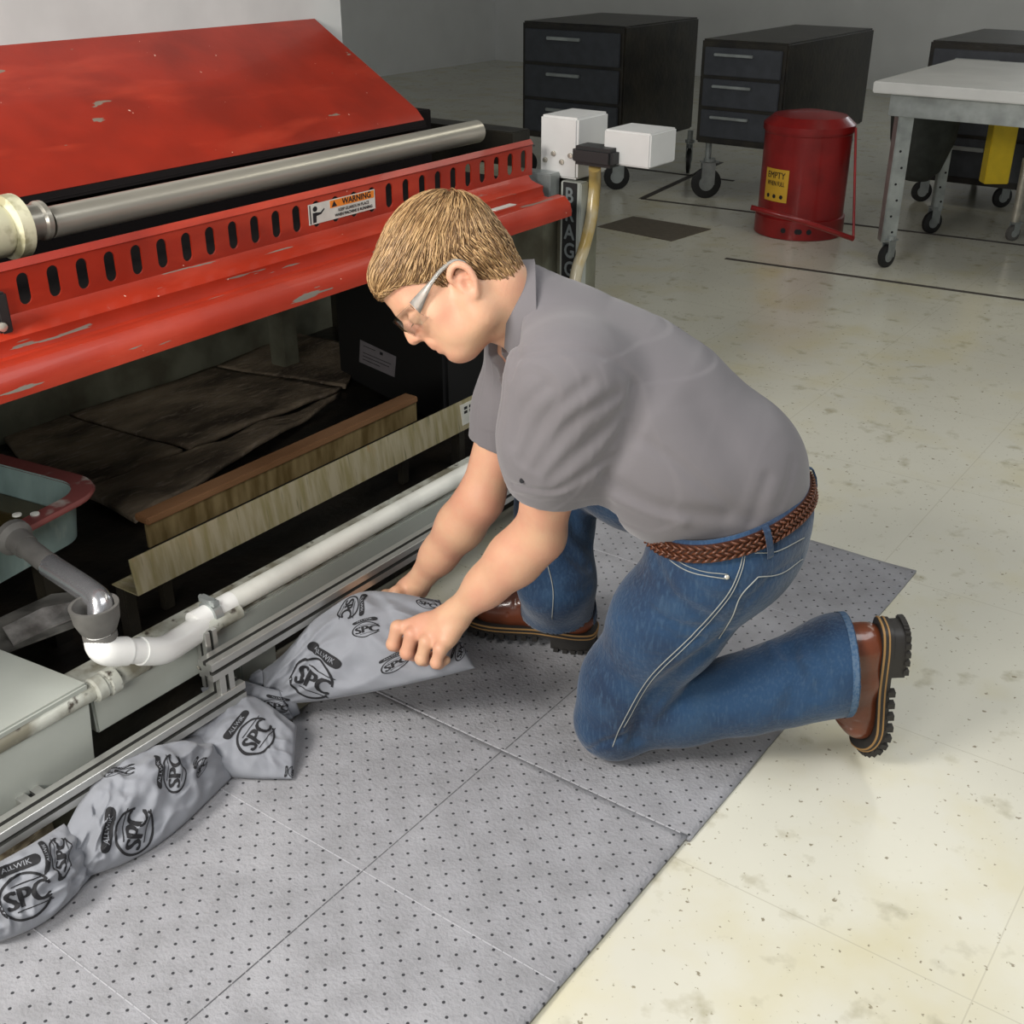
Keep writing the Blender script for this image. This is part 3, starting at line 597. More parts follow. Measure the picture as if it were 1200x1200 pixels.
# ================================================================ absorbent pillows with printing
M_cloth = mat('grey_pillow_fabric', (.235, .245, .27), .8, var=.12, vscale=9, bump=.12, bscale=30, sheen=.15)
def crv(pts, t):
    c = curve(pts, 16); x = t*(len(c)-1); i = min(int(x), len(c)-2); return c[i]*(1-(x-i))+c[i+1]*(x-i)
def pillow(name, near, far, h, label, group, seed=0, wr=.01, n=90, sag=0.0, dark=()):
    a = [P(*q[:2], z=q[2]) for q in near]; b_ = [P(*q[:2], z=q[2]) for q in far]; m = 60; mid = np.empty((n+1, m+1, 3))
    A = curve(a, 16); B = curve(b_, 16)
    def at(c, s): x = s*(len(c)-1); i = min(int(x), len(c)-2); return c[i]*(1-(x-i))+c[i+1]*(x-i)
    for i in range(n+1):
        p, q = at(A, i/n), at(B, i/n)
        for j in range(m+1): mid[i, j] = p*(1-j/m)+q*j/m
    du = np.gradient(mid, axis=0); dv = np.gradient(mid, axis=1); nn = np.cross(du, dv); nn /= np.linalg.norm(nn, axis=2, keepdims=True); nn[nn[..., 2] < 0] *= -1
    s = np.linspace(0, 1, n+1)[:, None]; t = np.linspace(0, 1, m+1)[None, :]
    pf = np.clip((4*s*(1-s)), 0, 1)**.42*np.clip(4*t*(1-t), 0, 1)**.55; W = np.zeros((n+1, m+1)); W2 = np.zeros((n+1, m+1))
    for i in range(n+1):
        for j in range(m+1):
            p = mid[i, j]; q = Vector((i/n*7+seed, j/m*2.0, seed)); r1 = 1-abs(noise.noise(q+Vector((noise.noise(q*.7)*1.5, 0, 0))))*2.2
            r2 = noise.noise(Vector((i/n*16+seed, j/m*7, seed+5))); r3 = 1-abs(noise.noise(Vector((i/n*4-j/m*3+seed*2, j/m*3+i/n*3, seed+9))))*2.5
            W[i, j] = wr*(r1*.45+r2*.35+r3*.6); W2[i, j] = wr*noise.noise(q+Vector((30, 3, 1)))
    top = mid+nn*(h*pf+W*np.minimum(1, pf*1.3))[..., None]; bot = mid-nn*(h*.6*pf+W2*pf)[..., None]
    if sag: bot[..., 2] = np.maximum(bot[..., 2], sag); top[..., 2] = np.maximum(top[..., 2], bot[..., 2]+.002)
    vs = np.concatenate([top.reshape(-1, 3), bot.reshape(-1, 3)]); K = (n+1)*(m+1); g = lambda k, i, j: k*K+i*(m+1)+j
    o_ = np.cross(mid[1, 0]-mid[0, 0], mid[0, 1]-mid[0, 0])[2] > 0
    fs = []
    for i in range(n):
        for j in range(m):
            q = (g(0, i, j), g(0, i+1, j), g(0, i+1, j+1), g(0, i, j+1)); r_ = (g(1, i, j), g(1, i, j+1), g(1, i+1, j+1), g(1, i+1, j)); fs += [q, r_] if o_ else [q[::-1], r_[::-1]]
    me = mesh_np(name, vs, fs); bm = bmesh.new(); bm.from_mesh(me); bmesh.ops.remove_doubles(bm, verts=bm.verts, dist=.0004); 
    bmesh.ops.holes_fill(bm, edges=[e for e in bm.edges if e.is_boundary], sides=0); bmesh.ops.recalc_face_normals(bm, faces=bm.faces); tree = BVHTree.FromBMesh(bm); bm.to_mesh(me); bm.free()
    me.polygons.foreach_set('use_smooth', [True]*len(me.polygons))
    return tag(link(name, me, M_cloth), label, 'pillow', group), tree
def grid2d(v, f, mx=.006):
    bm = bmesh.new(); vv = [bm.verts.new((x, y, 0)) for x, y in v]
    for q in f:
        try: bm.faces.new([vv[i] for i in q])
        except ValueError: pass
    bmesh.ops.triangulate(bm, faces=bm.faces)
    for _ in range(4):
        e = [e for e in bm.edges if e.calc_length() > mx]
        if not e: break
        bmesh.ops.subdivide_edges(bm, edges=e, cuts=1); bmesh.ops.triangulate(bm, faces=bm.faces)
    bm.verts.index_update(); out = [(p.co.x, p.co.y) for p in bm.verts], [tuple(q.index for q in p.verts) for p in bm.faces]; bm.free(); return out
def logo():
    """round emblem with three letters, then a bar with pale lettering: list of (verts, faces, slot)"""
    L_ = []
    n = 40; R0, R1 = .042, .0375; v = [(r_*math.cos(2*math.pi*k/n)*1.12, r_*math.sin(2*math.pi*k/n)) for r_ in (R0, R1) for k in range(n+1)]
    L_.append((v, [(k, k+1, n+2+k, n+1+k) for k in range(1, 37)], 0))
    for dx in (-.0022, -.0011, 0, .0011, .0022):
        tv, tf = text2d('SPC', .044); L_.append(([(x*1.05+dx+.004, y*1.15-.002) for x, y in tv], tf, 0))
    for yy in (.022, -.024): L_.append(([(-.02, yy), (.044, yy), (.044, yy+.002), (-.02, yy+.002)], [(0, 1, 2, 3)], 0))
    bx, by, r_ = .043, .054, .0095; pts = [(bx-r_+r_*math.cos(t), by+r_*math.sin(t)) for t in np.linspace(-1.57, 1.57, 9)]+[(-bx+r_+r_*math.cos(t), by+r_*math.sin(t)) for t in np.linspace(1.57, 4.71, 9)]
    cen = (0, by); L_.append(([cen]+pts, [(0, 1+k, 1+(k+1) % 18) for k in range(18)], 0))
    tv, tf = text2d('ALLWIK', .013); L_.append(([(x*1.15, y+by) for x, y in tv], tf, 1))
    return [(*grid2d(v, f), k) for v, f, k in L_]
LOGO = logo()
M_print = mat('pale_print', (.235, .245, .27), .7)
def stamp(tree, u, v, ang, size, parent, parts=LOGO, squash=1.0):
    """lays the print on the fabric around the surface point seen at (u, v)"""
    r_ = Vector(nrm(ray(u, v))); h, n_, _, _ = tree.ray_cast(Vector(CC), r_)
    if h is None: return
    if n_.dot(r_) > 0: n_ = -n_
    acc = n_.copy()
    for k in range(24):
        a_ = k*2.4; rad = 26*size*math.sqrt((k+1)/24); h2, n2, _, _ = tree.ray_cast(Vector(CC), Vector(nrm(ray(u+rad*math.cos(a_), v+rad*math.sin(a_)))))
        if h2 is not None and (h2-h).length < .08: acc += n2 if n2.dot(r_) < 0 else -n2
    n_ = acc.normalized()
    ax = V(CR)*math.cos(ang)+V(CU)*math.sin(ang); ay = V(CR)*(-math.sin(ang))+V(CU)*math.cos(ang); ax = (ax-n_*ax.dot(n_)).normalized(); ay = n_.cross(ax)
    m = MB()
    for v2, f2, k in parts:
        out = []; ok = []
        for x, y in v2:
            o = h+ax*(x*size)+ay*(y*size*squash)+n_*.05; q, qn, _, _ = tree.ray_cast(o, -n_)
            if q is None or (q-h).length > .09*max(1, size): q = h; ok.append(False)
            else:
                ok.append(True); q = q+(qn if qn.dot(n_) > 0 else -qn)*(.0011+.0005*k)
            out.append(q)
        m.add(out, [f for f in f2 if all(ok[i] for i in f)], k)
    if m.v: m.build('printed_mark', [M_ink, M_print], parent)
GP = 'absorbent pillows along the machine'
p1, t1 = pillow('absorbent_pillow', [(291, 815, .035), (345, 824, .05), (430, 812, .10), (500, 797, .145), (557, 783, .175)],
                [(292, 797, .10), (330, 768, .135), (375, 722, .19), (430, 694, .23), (515, 703, .245)], .036, 'printed grey pillow that the man is lifting with both hands', GP, 3, .017)
stamp(t1, 365, 797, math.radians(-25), 1.0, p1); stamp(t1, 428, 737, math.radians(12), .62, p1, squash=.6); stamp(t1, 408, 712, math.radians(-75), .75, p1, squash=.8); stamp(t1, 463, 778, math.radians(28), .7, p1, squash=.45); stamp(t1, 500, 708, math.radians(-25), .5, p1, squash=.5); stamp(t1, 540, 762, math.radians(70), .5, p1, squash=.5)
p2, t2 = pillow('absorbent_pillow', [(196, 893, .015), (235, 906, .015), (290, 912, .015), (343, 913, .015)],
                [(200, 868, .06), (240, 835, .085), (290, 815, .10), (348, 850, .055)], .03, 'printed grey pillow with a pointed corner, just left of the lifted pillow', GP, 8, .013)
stamp(t2, 300, 862, math.radians(60), .85, p2); stamp(t2, 330, 833, math.radians(-10), .5, p2); stamp(t2, 343, 905, math.radians(70), .25, p2)
p3, t3 = pillow('absorbent_pillow', [(95, 1030, .015), (150, 1010, .015), (205, 975, .015), (272, 911, .015)],
                [(70, 985, .09), (110, 915, .12), (165, 880, .12), (235, 862, .07)], .045, 'crumpled printed grey pillow lying below the cross bracket', GP, 15, .022)
stamp(t3, 160, 975, math.radians(75), .9, p3); stamp(t3, 205, 905, math.radians(75), .8, p3, squash=.7); stamp(t3, 140, 905, math.radians(20), .6, p3, squash=.4); stamp(t3, 235, 900, math.radians(40), .5, p3, squash=.5)
p4, t4 = pillow('absorbent_pillow', [(-40, 1110, .015), (10, 1100, .015), (60, 1075, .015), (108, 1025, .015)],
                [(-50, 1040, .08), (-10, 1015, .10), (35, 990, .11), (75, 965, .10)], .04, 'printed grey pillow at the lower left beside the levelling foot', GP, 22, .02)
stamp(t4, 72, 1000, math.radians(70), .8, p4, squash=.6); stamp(t4, 80, 960, math.radians(30), .6, p4, squash=.5); stamp(t4, 30, 1050, math.radians(20), .9, p4)
p5, t5 = pillow('absorbent_pillow', [(255, 850, .02), (285, 856, .02), (320, 850, .02), (352, 836, .02)],
                [(235, 806, .06), (270, 795, .09), (310, 805, .10), (345, 815, .08)], .02, 'dark printed grey pillow end tucked under the lifted pillow', GP, 31, .008)
stamp(t5, 325, 828, math.radians(-15), .6, p5, squash=.5); stamp(t5, 305, 838, math.radians(30), .5, p5, squash=.5)

# ================================================================ background things
def caster(parent, c, ang, r=.045, wheel=M_black, wd=.028):
    c = np.array(c, float); d = np.array((math.cos(ang), math.sin(ang), 0)); l = np.array((-d[1], d[0], 0)); c0 = c+np.array((0, 0, r))
    m = MB(); m.lathe(c0-l*wd/2, l, [(r*.75, 0), (r, .004), (r, wd-.004), (r*.75, wd)], 24); wh = m.build('caster_wheel', wheel, parent, smooth=True, auto=.7)
    m = MB(); m.lathe(c0-l*(wd/2+.002), l, [(r*.5, 0), (r*.5, wd+.004)], 18); m.build('wheel_hub', M_galv, wh, smooth=True, auto=.7)
    m = MB()
    for s_ in (-1, 1): m.obox(c0+l*s_*(wd/2+.005)+d*.006+np.array((0, 0, r*.65)), d*r*.45, l*.002, (0, 0, r*.75))
    m.obox(c0+d*.012+np.array((0, 0, r*1.38)), d*r*.6, l*(wd/2+.007), (0, 0, .004)); m.lathe(c0+d*.012+np.array((0, 0, r*1.4)), (0, 0, 1), [(r*.4, 0), (r*.4, .02)], 14); m.build('caster_fork', M_galv, parent)
# red oily waste can
cb = P(935, 271, z=0); can = thing('waste_can', 'round red metal waste can with a yellow sticker and foot pedal', 'waste can', cb)
R_ = .235; M_can = mat('red_can_paint', (.27, .008, .008), .35, var=.35, vscale=7, coat=.2)
m = MB(); m.lathe(cb, (0, 0, 1), [(R_*.97, 0), (R_, .005), (R_, .10), (R_*.955, .104), (R_*.955, .52), (R_*.97, .525), (R_*.97, .535)], 56); m.build('can_body', M_can, can, smooth=True, auto=.5)
m = MB(); m.lathe(cb+np.array((0, 0, .535)), (0, 0, 1), [(R_*1.0, 0), (R_*1.0, .03), (R_*.8, .07), (R_*.3, .09)], 48); m.build('can_lid', M_can, can, smooth=True, auto=.5)
fd = nrm(CC[:2].tolist()+[0]-np.array((cb[0], cb[1], 0))); sd = np.array((-fd[1], fd[0], 0))
for a_ in (-.33, .03, .24, -.02):
    d_ = nrm(fd*math.cos(a_)+sd*math.sin(a_)); m = MB(); m.lathe(cb+d_*(R_-.001)+np.array((0, 0, .05)), d_, [(.014, 0), (.014, .002)], 14); m.build('vent_hole', M_ink, can)
m = MB(); A_ = cb-sd*(R_+.02)+fd*.06+np.array((0, 0, .115)); B_ = cb+sd*(R_+.055)+fd*.12+np.array((0, 0, .035)); C_ = cb+fd*(R_+.03)+np.array((0, 0, .085))
L0, L1 = (P(880, 243, d=5.25), P(1000, 280, d=5.30)); m.tube([L0, (L0+L1)/2-np.array(CF)*.03, L1], .012, 10); ped = m.build('foot_pedal_bar', M_can, can, smooth=True)
tube('lid_rod', [L1, P(1003, 150, d=5.32)], .006, M_can, can, 10)
# sticker wrapped round the can
def onc(a_, z_, e=.003): d_ = fd*math.cos(a_)+sd*math.sin(a_); return cb+d_*(R_*.955+e)+np.array((0, 0, z_))
def ang_at(u):   # angle on the can seen at column u
    best = min(np.linspace(-1.4, 1.4, 561), key=lambda a_: abs(600+FPX*((onc(a_, .3)-CC)@CR)/((onc(a_, .3)-CC)@CF)-u)); return best
aL, aR = ang_at(898), ang_at(924); m = MB(); n = 8; zb, zt = .20, .36
def z_at(v): return min(np.linspace(0, .8, 801), key=lambda z_: abs(600-FPX*((onc((aL+aR)/2, z_)-CC)@CU)/((onc((aL+aR)/2, z_)-CC)@CF)-v))
zt, zb = z_at(198), z_at(236)
vs = [onc(aL+(aR-aL)*i/n, z_) for i in range(n+1) for z_ in (zb, zt)]; m.add(vs, [(2*i, 2*i+2, 2*i+3, 2*i+1) for i in range(n)])
stk = m.build('sticker', mat('yellow_sticker', (.62, .36, .03), .5), can); tag(stk, 'yellow sticker reading EMPTY WHEN FULL')
m = MB(); wS = (aR-aL)*R_*.955
for txt, zf, sz in (('EMPTY', .80, .040), ('WHEN FULL', .55, .030), ('● ● ●', .0, .0)):
    if sz == 0: continue
    tv, tf = text2d(txt, sz); xm_ = (max(x for x, y in tv)+min(x for x, y in tv))/2; tv = [(x-xm_, y) for x, y in tv]; sc_ = wS*.74/(max(x for x, y in tv)-min(x for x, y in tv)); sgn = 1 if aR > aL else -1
    for bo in (0, .0012): m.add([onc((aL+aR)/2+x*sc_/(R_*.955)*1+bo/.3, zb+(zt-zb)*zf+y*1.15, .0045) for x, y in tv], tf)
for k in range(3):
    a_ = aL+(aR-aL)*(.22+.28*k); m.add([onc(a_+.010*math.cos(t)/.22, zb+(zt-zb)*.16+.011*math.sin(t), .0045) for t in np.linspace(0, 6.28, 11)[:-1]], [tuple(range(10))])
m.build('sticker_print', M_ink, stk)
# dark floor hatch
hc = [P(*q, z=0) for q in ((700, 266), (742, 254), (833, 269), (787, 283))]; m = MB(); m.add(hc+[p+np.array((0, 0, .004)) for p in hc], [(0, 1, 2, 3), (4, 7, 6, 5), (0, 4, 5, 1), (1, 5, 6, 2), (2, 6, 7, 3), (3, 7, 4, 0)])
tag(m.build('floor_plate', mat('worn_brown_plate', (.14, .12, .09), .6, var=.2, vscale=30)), 'square dark brown plate set on the floor left of the red can', 'plate')
# workbench with galvanized legs
wbn = thing('workbench', 'galvanized steel leg workbench on casters right of the red can', 'workbench', P(1080, 300, z=0))
g0 = P(1037, 313, z=0); g1 = P(1090, 273, z=0)
def leg(c, top=.80, w_=.033, par=None):
    m = MB(); z0_ = .12; ax_ = nrm(np.array((CR[0], CR[1], 0))); ay_ = np.array((-ax_[1], ax_[0], 0)); c = np.array(c)+np.array((0, 0, 0)); hh_ = (top-z0_)/2
    m.obox(c+np.array((0, 0, z0_+hh_)), ax_*w_, ay_*.004, (0, 0, hh_)); m.obox(c-ax_*w_+ay_*w_+np.array((0, 0, z0_+hh_)), ax_*.004, ay_*w_, (0, 0, hh_))
    lg = m.build('leg', M_galv, par, bevel=.002); q = MB()
    for i in range(6): q.lathe(c-ay_*.0042+ax_*(.008*(-1)**i)+np.array((0, 0, .17+.075*i)), -ay_, [(.006, 0), (.006, .0006)], 8)
    q.build('bolt_slot', M_ink, lg)
leg(g0, par=wbn); caster(wbn, g0, 1.25, .055)
leg(g1+np.array((.02, 0, 0)), par=wbn, w_=.022); caster(wbn, g1, 1.0, .058)
g2 = g0+np.array((1.7, .1, 0)); g3 = g1+np.array((1.7, .1, 0)); leg(g2, par=wbn); caster(wbn, g2, 2.6, .05); leg(g3, par=wbn); caster(wbn, g3, 2.2, .05)
box('bench_top', (g0[0]-.15, g0[1]-.08, .80), (g0[0]+1.9, g1[1]+.3, .85), M_white, wbn, .005); box('apron', (g0[0]-.08, g0[1]-.03, .70), (g0[0]+1.8, g1[1]+.2, .80), M_galv, wbn)
db = P(1070, 236, d=6.1); m = MB(); dcol = mat('dark_green_grey_cloth', (.04, .045, .04), .8, var=.3)
m.lathe((db[0], db[1], .30), (0, 0, 1), [(.06, 0), (.11, .05), (.16, .2), (.18, .4), (.17, .44)], 20)
tag(m.build('hanging_bag', dcol, smooth=True, auto=.9), 'dark grey green bag hanging under the workbench behind the galvanized leg', 'bag')
# yellow-armed lift cart at right
yc_ = P(1195, 285, z=0); yl = thing('lift_cart', 'cart with a yellow steel arm and swivel casters at the right edge', 'cart', yc_)
a_ = P(1148, 214, d=6.0); b__ = P(1180, 214, d=6.0); m = MB(); ctr = (a_+b__)/2; m.obox((ctr[0]-.0, ctr[1], ctr[2]+.22), CR*.062, nrm((-CR[1], CR[0], 0))*.04, (0, 0, .22)); m.build('yellow_arm', M_yellow, yl, bevel=.004)
caster(yl, P(1185, 282, z=0), 1.0, .04, M_rubber); tube('caster_post', [P(1185, 282, z=0)+np.array((0, 0, .10)), P(1185, 282, z=0)+np.array((0, 0, .42))], .022, M_steel, yl)
caster(yl, P(1185, 282, z=0)+np.array((.75, .05, 0)), 1.2, .04, M_rubber); box('cart_body', ctr+np.array((.12, .12, -.05)), ctr+np.array((1.0, .75, .6)), M_dark, yl, .01)
# carts at the back
def cart(c0_, c1_, label, top, bodym, r=.055, z0_=.27):
    c = (np.array(c0_)+np.array(c1_))/2; t = thing('equipment_cart', label, 'cart', (c[0], c[1], 0), 'equipment carts at the back')
    caster(t, c0_, .7, r); caster(t, c1_, .9, r); e = np.array((.1, .75, 0)); caster(t, c0_+e, 2.0, r); caster(t, c1_+e, 2.0, r)
    a_, b_ = np.minimum(c0_, c1_+e), np.maximum(c0_, c1_+e); box('cart_body', (a_[0]-.06, a_[1]-.06, z0_), (b_[0]+.06, b_[1]+.06, top), bodym, t, .01)
    for k in range(3):
        zz = z0_+.04+(top-z0_-.06)*k/3; dh = (top-z0_-.06)/3-.02; dr = box('drawer', (a_[0]-.03, a_[1]-.075, zz), (b_[0]+.03, a_[1]-.06, zz+dh), mat('dark_blue_grey_paint', (.05, .055, .065), .4, var=.2), t, .004)
        box('drawer_handle', (c[0]-.12, a_[1]-.095, zz+dh*.7), (c[0]+.12, a_[1]-.075, zz+dh*.8), M_galv, dr, .003)
    for q in (c0_, c1_, c0_+e, c1_+e): tube('post', [(q[0], q[1], r*2), (q[0], q[1], z0_)], .018, M_galv, t)
    return t
cart(P(722, 222, z=0), P(690, 216, z=0)+np.array((-.5, 0, 0)), 'dark equipment cart farthest left, behind the end of the red machine', .95, M_dark, .08)
cart(P(826, 232, z=0), P(845, 222, z=0)+np.array((.35, .12, 0)), 'dark equipment cart between the machine and the red can', .9, M_dark, .09, .33)
cart(P(1078, 236, z=0), P(1172, 243, z=0), 'dark equipment cart behind the workbench, its low body standing in for the shade there', .9, M_dark, .06, .14)  # dark body lowered and placed to stand in for shade under the bench
# hose at the end of the machine
hp = [P(697, 196, y=2.78), P(697, 215, y=2.82), P(693, 255, y=2.80), P(684, 292, y=2.78), P(674, 328, y=2.74)]
last = hp[-1].copy(); hp += [last+np.array((-.01, -.03, -.25)), np.array((last[0]-.06, last[1]-.05, .03))]
tag(tube('clear_hose', curve(hp, 8), .017, mat('amber_tube', (.55, .40, .14), .2, trans=.25, col2=(.62, .56, .40), vscale=6, stretch=(1, 1, 1), thr=(.45, .55)), None, 20), 'yellowed clear hose hanging from the white machine end', 'hose')

# ================================================================ the kneeling man
def A3(*q): return np.array(q, float)
RH = nrm((-.507, .862, 0)); FWD = nrm((-.862, -.507, 0))            # his right, his front (at the pelvis)
LS = P(668, 450, d=1.91); RS = A3(-1.224, 1.747, .783)
LE = P(632, 628, d=2.14); RE = A3(-1.29, 1.66, .46)
LW = P(533, 721, d=2.26); RW = P(486, 688, z=.21)
LKn = P(720, 843, z=.085); LHip = A3(-.79, 1.77, .46); RHip = A3(-.87, 1.92, .45); RKn = A3(-1.27, 1.87, .51)
toe = P(1034, 878, z=.02)
d0 = ray(1051, 733); d0 = d0/np.linalg.norm(d0); oc = CC-toe; bq = d0@oc; Dq = math.sqrt(max(0, bq*bq-(oc@oc-.30**2)))
heelp = min((CC+d0*(-bq-Dq), CC+d0*(-bq+Dq)), key=lambda q: np.hypot(*(q-toe)[:2])); lt = nrm(toe-heelp)
bup = A3(*(LKn-toe)[:2], 0); bup = nrm(bup-lt*(bup@lt)); LAn = heelp+lt*.085+bup*.10
RAn = P(668, 715, z=.13)
PEL = P(880, 640, d=2.12); WST = P(850, 582, d=2.10); CHE = P(745, 495, d=2.06); UPP = P(672, 415, d=2.04); NEK = P(619, 364, d=2.02); nd = nrm(-CR*.97+CU*.10-CF*.05)
HD = 1.975; HS = HD/FPX                                            # metres per pixel at the head
hf = nrm(CR*-.72-CU*.69); hu = nrm(CR*-.69+CU*.72); hr = nrm(CF+.10*CU)
hu = nrm(hu-hr*(hu@hr)); hf = nrm(np.cross(hu, hr)); hf = hf if hf@(CR*-.72-CU*.69) > 0 else -hf
H0 = P(543, 340, d=HD)
def HP(f, u, r=0.0): return H0+hf*f+hu*u+hr*r
HFR = [hf, hu, hr]
# ---- body: one continuous surface
fx = [(-1.60, -1.18, .0026)]; fy = [(1.40, 1.76, .0026)]; fz = [(.12, .34, .0026), (.80, 1.14, .0024)]
B = Field((axis(-1.66, -.40, .006, fx), axis(1.28, 2.12, .006, fy), axis(-.01, 1.16, .006, fz)))
B.chain([PEL, WST, CHE, UPP], [.09, .095, .10, .085], k=.05, lat=RH, sc=1.2)
SHL = nrm(RS-LS)
B.cone(LS, RS, .07, .07, k=.06); B.chain([LHip, LKn, LKn+(LAn-LKn)*.35, LAn], [.07, .048, .042, .034], k=.03); B.chain([RHip, RKn, RKn+(RAn-RKn)*.35, RAn], [.085, .055, .045, .028], k=.04)
B.cone(LAn, LAn+lt*.05-bup*.04, .036, .028, k=.03); 
# arms: upper arm, elbow, forearm with flexor bulge, wrist
def arm(s_, e, w_, sc=1.0):
    f = w_-e; B.chain([s_, s_+(e-s_)*.45, e], [.062*sc, .054*sc, .043*sc], k=.03)
    side = nrm(np.cross(f, e-s_))
    B.chain([e, e+f*.28, e+f*.62, w_], [.045*sc, .047*sc, .036*sc, .0265*sc], k=.03)
    B.cone(e+f*.12+CU*.006, e+f*.5, .036*sc, .028*sc, k=.03)
arm(LS, LE, LW, 1.0); arm(RS, RE, RW, .97)
# neck and head
B.chain([NEK-nd*.03, NEK+nd*.03, HP(-.040, -.035), HP(-.030, .0)], [.064, .058, .056, .058], k=.03)
B.cone(HP(-.015, -.055, 0), HP(-.01, -.02, 0), .040, .045, k=.03)
B.ell(HP(-.012, .066), (.100, .090, .076), HFR, k=.02)                # cranium
B.ell(HP(.052, .068), (.058, .060, .060), HFR, k=.03)                  # forehead
B.ell(HP(.040, .0), (.058, .078, .059), HFR, k=.03)                     # face
B.ell(HP(.060, -.035), (.042, .045, .044), HFR, k=.025)
for sg in (-1, 1):
    B.chain([HP(.002, -.02, sg*.062), HP(.010, -.054, sg*.050), HP(.066, -.068, sg*.018)], [.016, .015, .0145], k=.035)   # jaw
    B.ell(HP(.058, .002, sg*.046), (.026, .018, .018), HFR, k=.025)       # cheekbone
    B.ell(HP(.045, -.030, sg*.041), (.030, .026, .014), HFR, k=.025)
    B.cone(HP(.100, .045, sg*.010), HP(.083, .045, sg*.044), .0085, .0085, k=.018)   # brow ridge
B.ell(HP(.077, -.067), (.0155, .0135, .021), HFR, k=.02)                  # chin
B.cone(HP(.02, -.060), HP(.055, -.066), .024, .014, k=.03)
for sg in (-1, 1): B.ell(HP(.108, .019, sg*.032), (.016, .014, .017), HFR, k=.018, mode='s')   # eye hollow
for sg in (-1, 1): B.ell(HP(.088, .020, sg*.032), (.0145, .0125, .0155), HFR, k=.004)          # lidded eye
B.chain([HP(.101, .030), HP(.112, .012), HP(.118, .0)], [.0075, .009, .0105], k=.014)           # nose
for sg in (-1, 1): B.ell(HP(.1075, -.0045, sg*.0125), (.0105, .0075, .0075), HFR, k=.008)
for sg in (-1, 1): B.ell(HP(.112, -.0125, sg*.007), (.004, .003, .003), HFR, k=.003, mode='s')
B.cone(HP(.093, -.026, -.012), HP(.093, -.026, .012), .012, .012, k=.014)                        # upper lip base
B.cone(HP(.098, -.0350, -.011), HP(.098, -.0350, .011), .0068, .0068, k=.006); B.cone(HP(.095, -.0465, -.010), HP(.095, -.0465, .010), .0075, .0075, k=.007); B.groove([HP(.104, -.058, -.02), HP(.104, -.058, .02)], .006, .005)
B.groove([HP(.103, -.0400, -.008), HP(.1015, -.0402, .0), HP(.103, -.0400, .008)], .0028, .004)
for sg in (-1, 1): B.groove([HP(.103, -.040, sg*.008), HP(.096, -.0412, sg*.018), HP(.088, -.043, sg*.025)], .0026, .0042)
for sg in (-1, 1): B.groove([HP(.098, .0175, sg*.020), HP(.1015, .0165, sg*.030), HP(.094, .017, sg*.044)], .0020, .0028)   # lid line
for sg in (-1, 1): B.groove([HP(.105, -.006, sg*.021), HP(.094, -.026, sg*.030)], .004, .0018)
# ears
for sg in (-1, 1):
    e0 = sg*.069; e1 = sg*.083
    B.ell(HP(-.010, .0, sg*.073), (.016, .026, .010), HFR, k=.010)
    rim = [HP(.004, .008, sg*.074), HP(.004, .022, e1-sg*.002), HP(-.008, .030, e1+sg*.003), HP(-.021, .026, e1+sg*.006), HP(-.026, .010, e1+sg*.006), HP(-.022, -.008, e1+sg*.003), HP(-.012, -.022, e1-sg*.003), HP(-.004, -.028, sg*.075)]
    rim = curve(rim, 4); B.chain(rim, [.0045]*len(rim), k=.005); B.ell(HP(-.006, -.024, sg*.077), (.0075, .009, .005), HFR, k=.006)
    B.ell(HP(-.008, -.004, sg*.086), (.008, .011, .0085), HFR, k=.004, mode='s'); B.groove([HP(.0, .017, sg*.084), HP(-.012, .022, sg*.086), HP(-.019, .008, sg*.087)], .003, .004)
    B.ell(HP(.004, -.004, sg*.078), (.004, .007, .004), HFR, k=.004)
# ---- hands
def hand(w_, kn_i, kn_p, nrm_, prox, mid_, tip_, thumb, rf=.0092):
    mk = (kn_i+kn_p)/2; B.cone(w_, w_+(mk-w_)*.25, .0275, .026, k=.02)
    ks = [kn_i+(kn_p-kn_i)*t for t in (0, .34, .68, 1)]
    for k, q in enumerate(ks):
        B.cone(w_+(mk-w_)*.15+(q-mk)*.35-nrm_*.004, q-nrm_*.005, .017, .0135, k=.016)
        B.ell(q+nrm_*.001, (.0115, .0115, .0115), k=.008)
        L_ = (1.0, 1.08, 1.0, .82)[k]; a_ = q+prox*L_; b_ = a_+mid_*L_; c_ = b_+tip_*L_; rr_ = rf*(1, 1.02, .97, .86)[k]
        B.chain([q, a_, b_, c_], [rr_*1.12, rr_, rr_*.92, rr_*.8], k=.004); B.ell(a_, (rr_*1.08,)*3, k=.004)
    B.chain(thumb, [.017, .0135, .0115, .009], k=.012)
hI, hPk = P(466, 735, d=2.30), P(516, 760, d=2.235); hn = nrm(A3(0, 0, 1)*.8-CF*.45+CU*.1)
fwdh = nrm((hI+hPk)/2-LW)
hand(LW, hI, hPk, hn, fwdh*.012+A3(0, 0, -.032)-CF*.004, fwdh*-.006+A3(0, 0, -.010)+CF*.018, CR*.016+CF*.010+CU*.008, [LW+fwdh*.02+CF*.02, LW+fwdh*.055+CF*.042-A3(0, 0, .006), LW+fwdh*.085+CF*.05-A3(0, 0, .022), LW+fwdh*.10+CF*.045-A3(0, 0, .045)], .0128)
B.cone((hI+LW)/2-hn*.016, (hPk+LW)/2-hn*.014, .020, .018, k=.02)
qI, qP = P(440, 693, d=2.60), P(452, 706, d=2.55); fw2 = nrm((qI+qP)/2-RW)
qI = RW+fw2*.085+CF*.022; qP = RW+fw2*.078-CF*.040-CU*.012
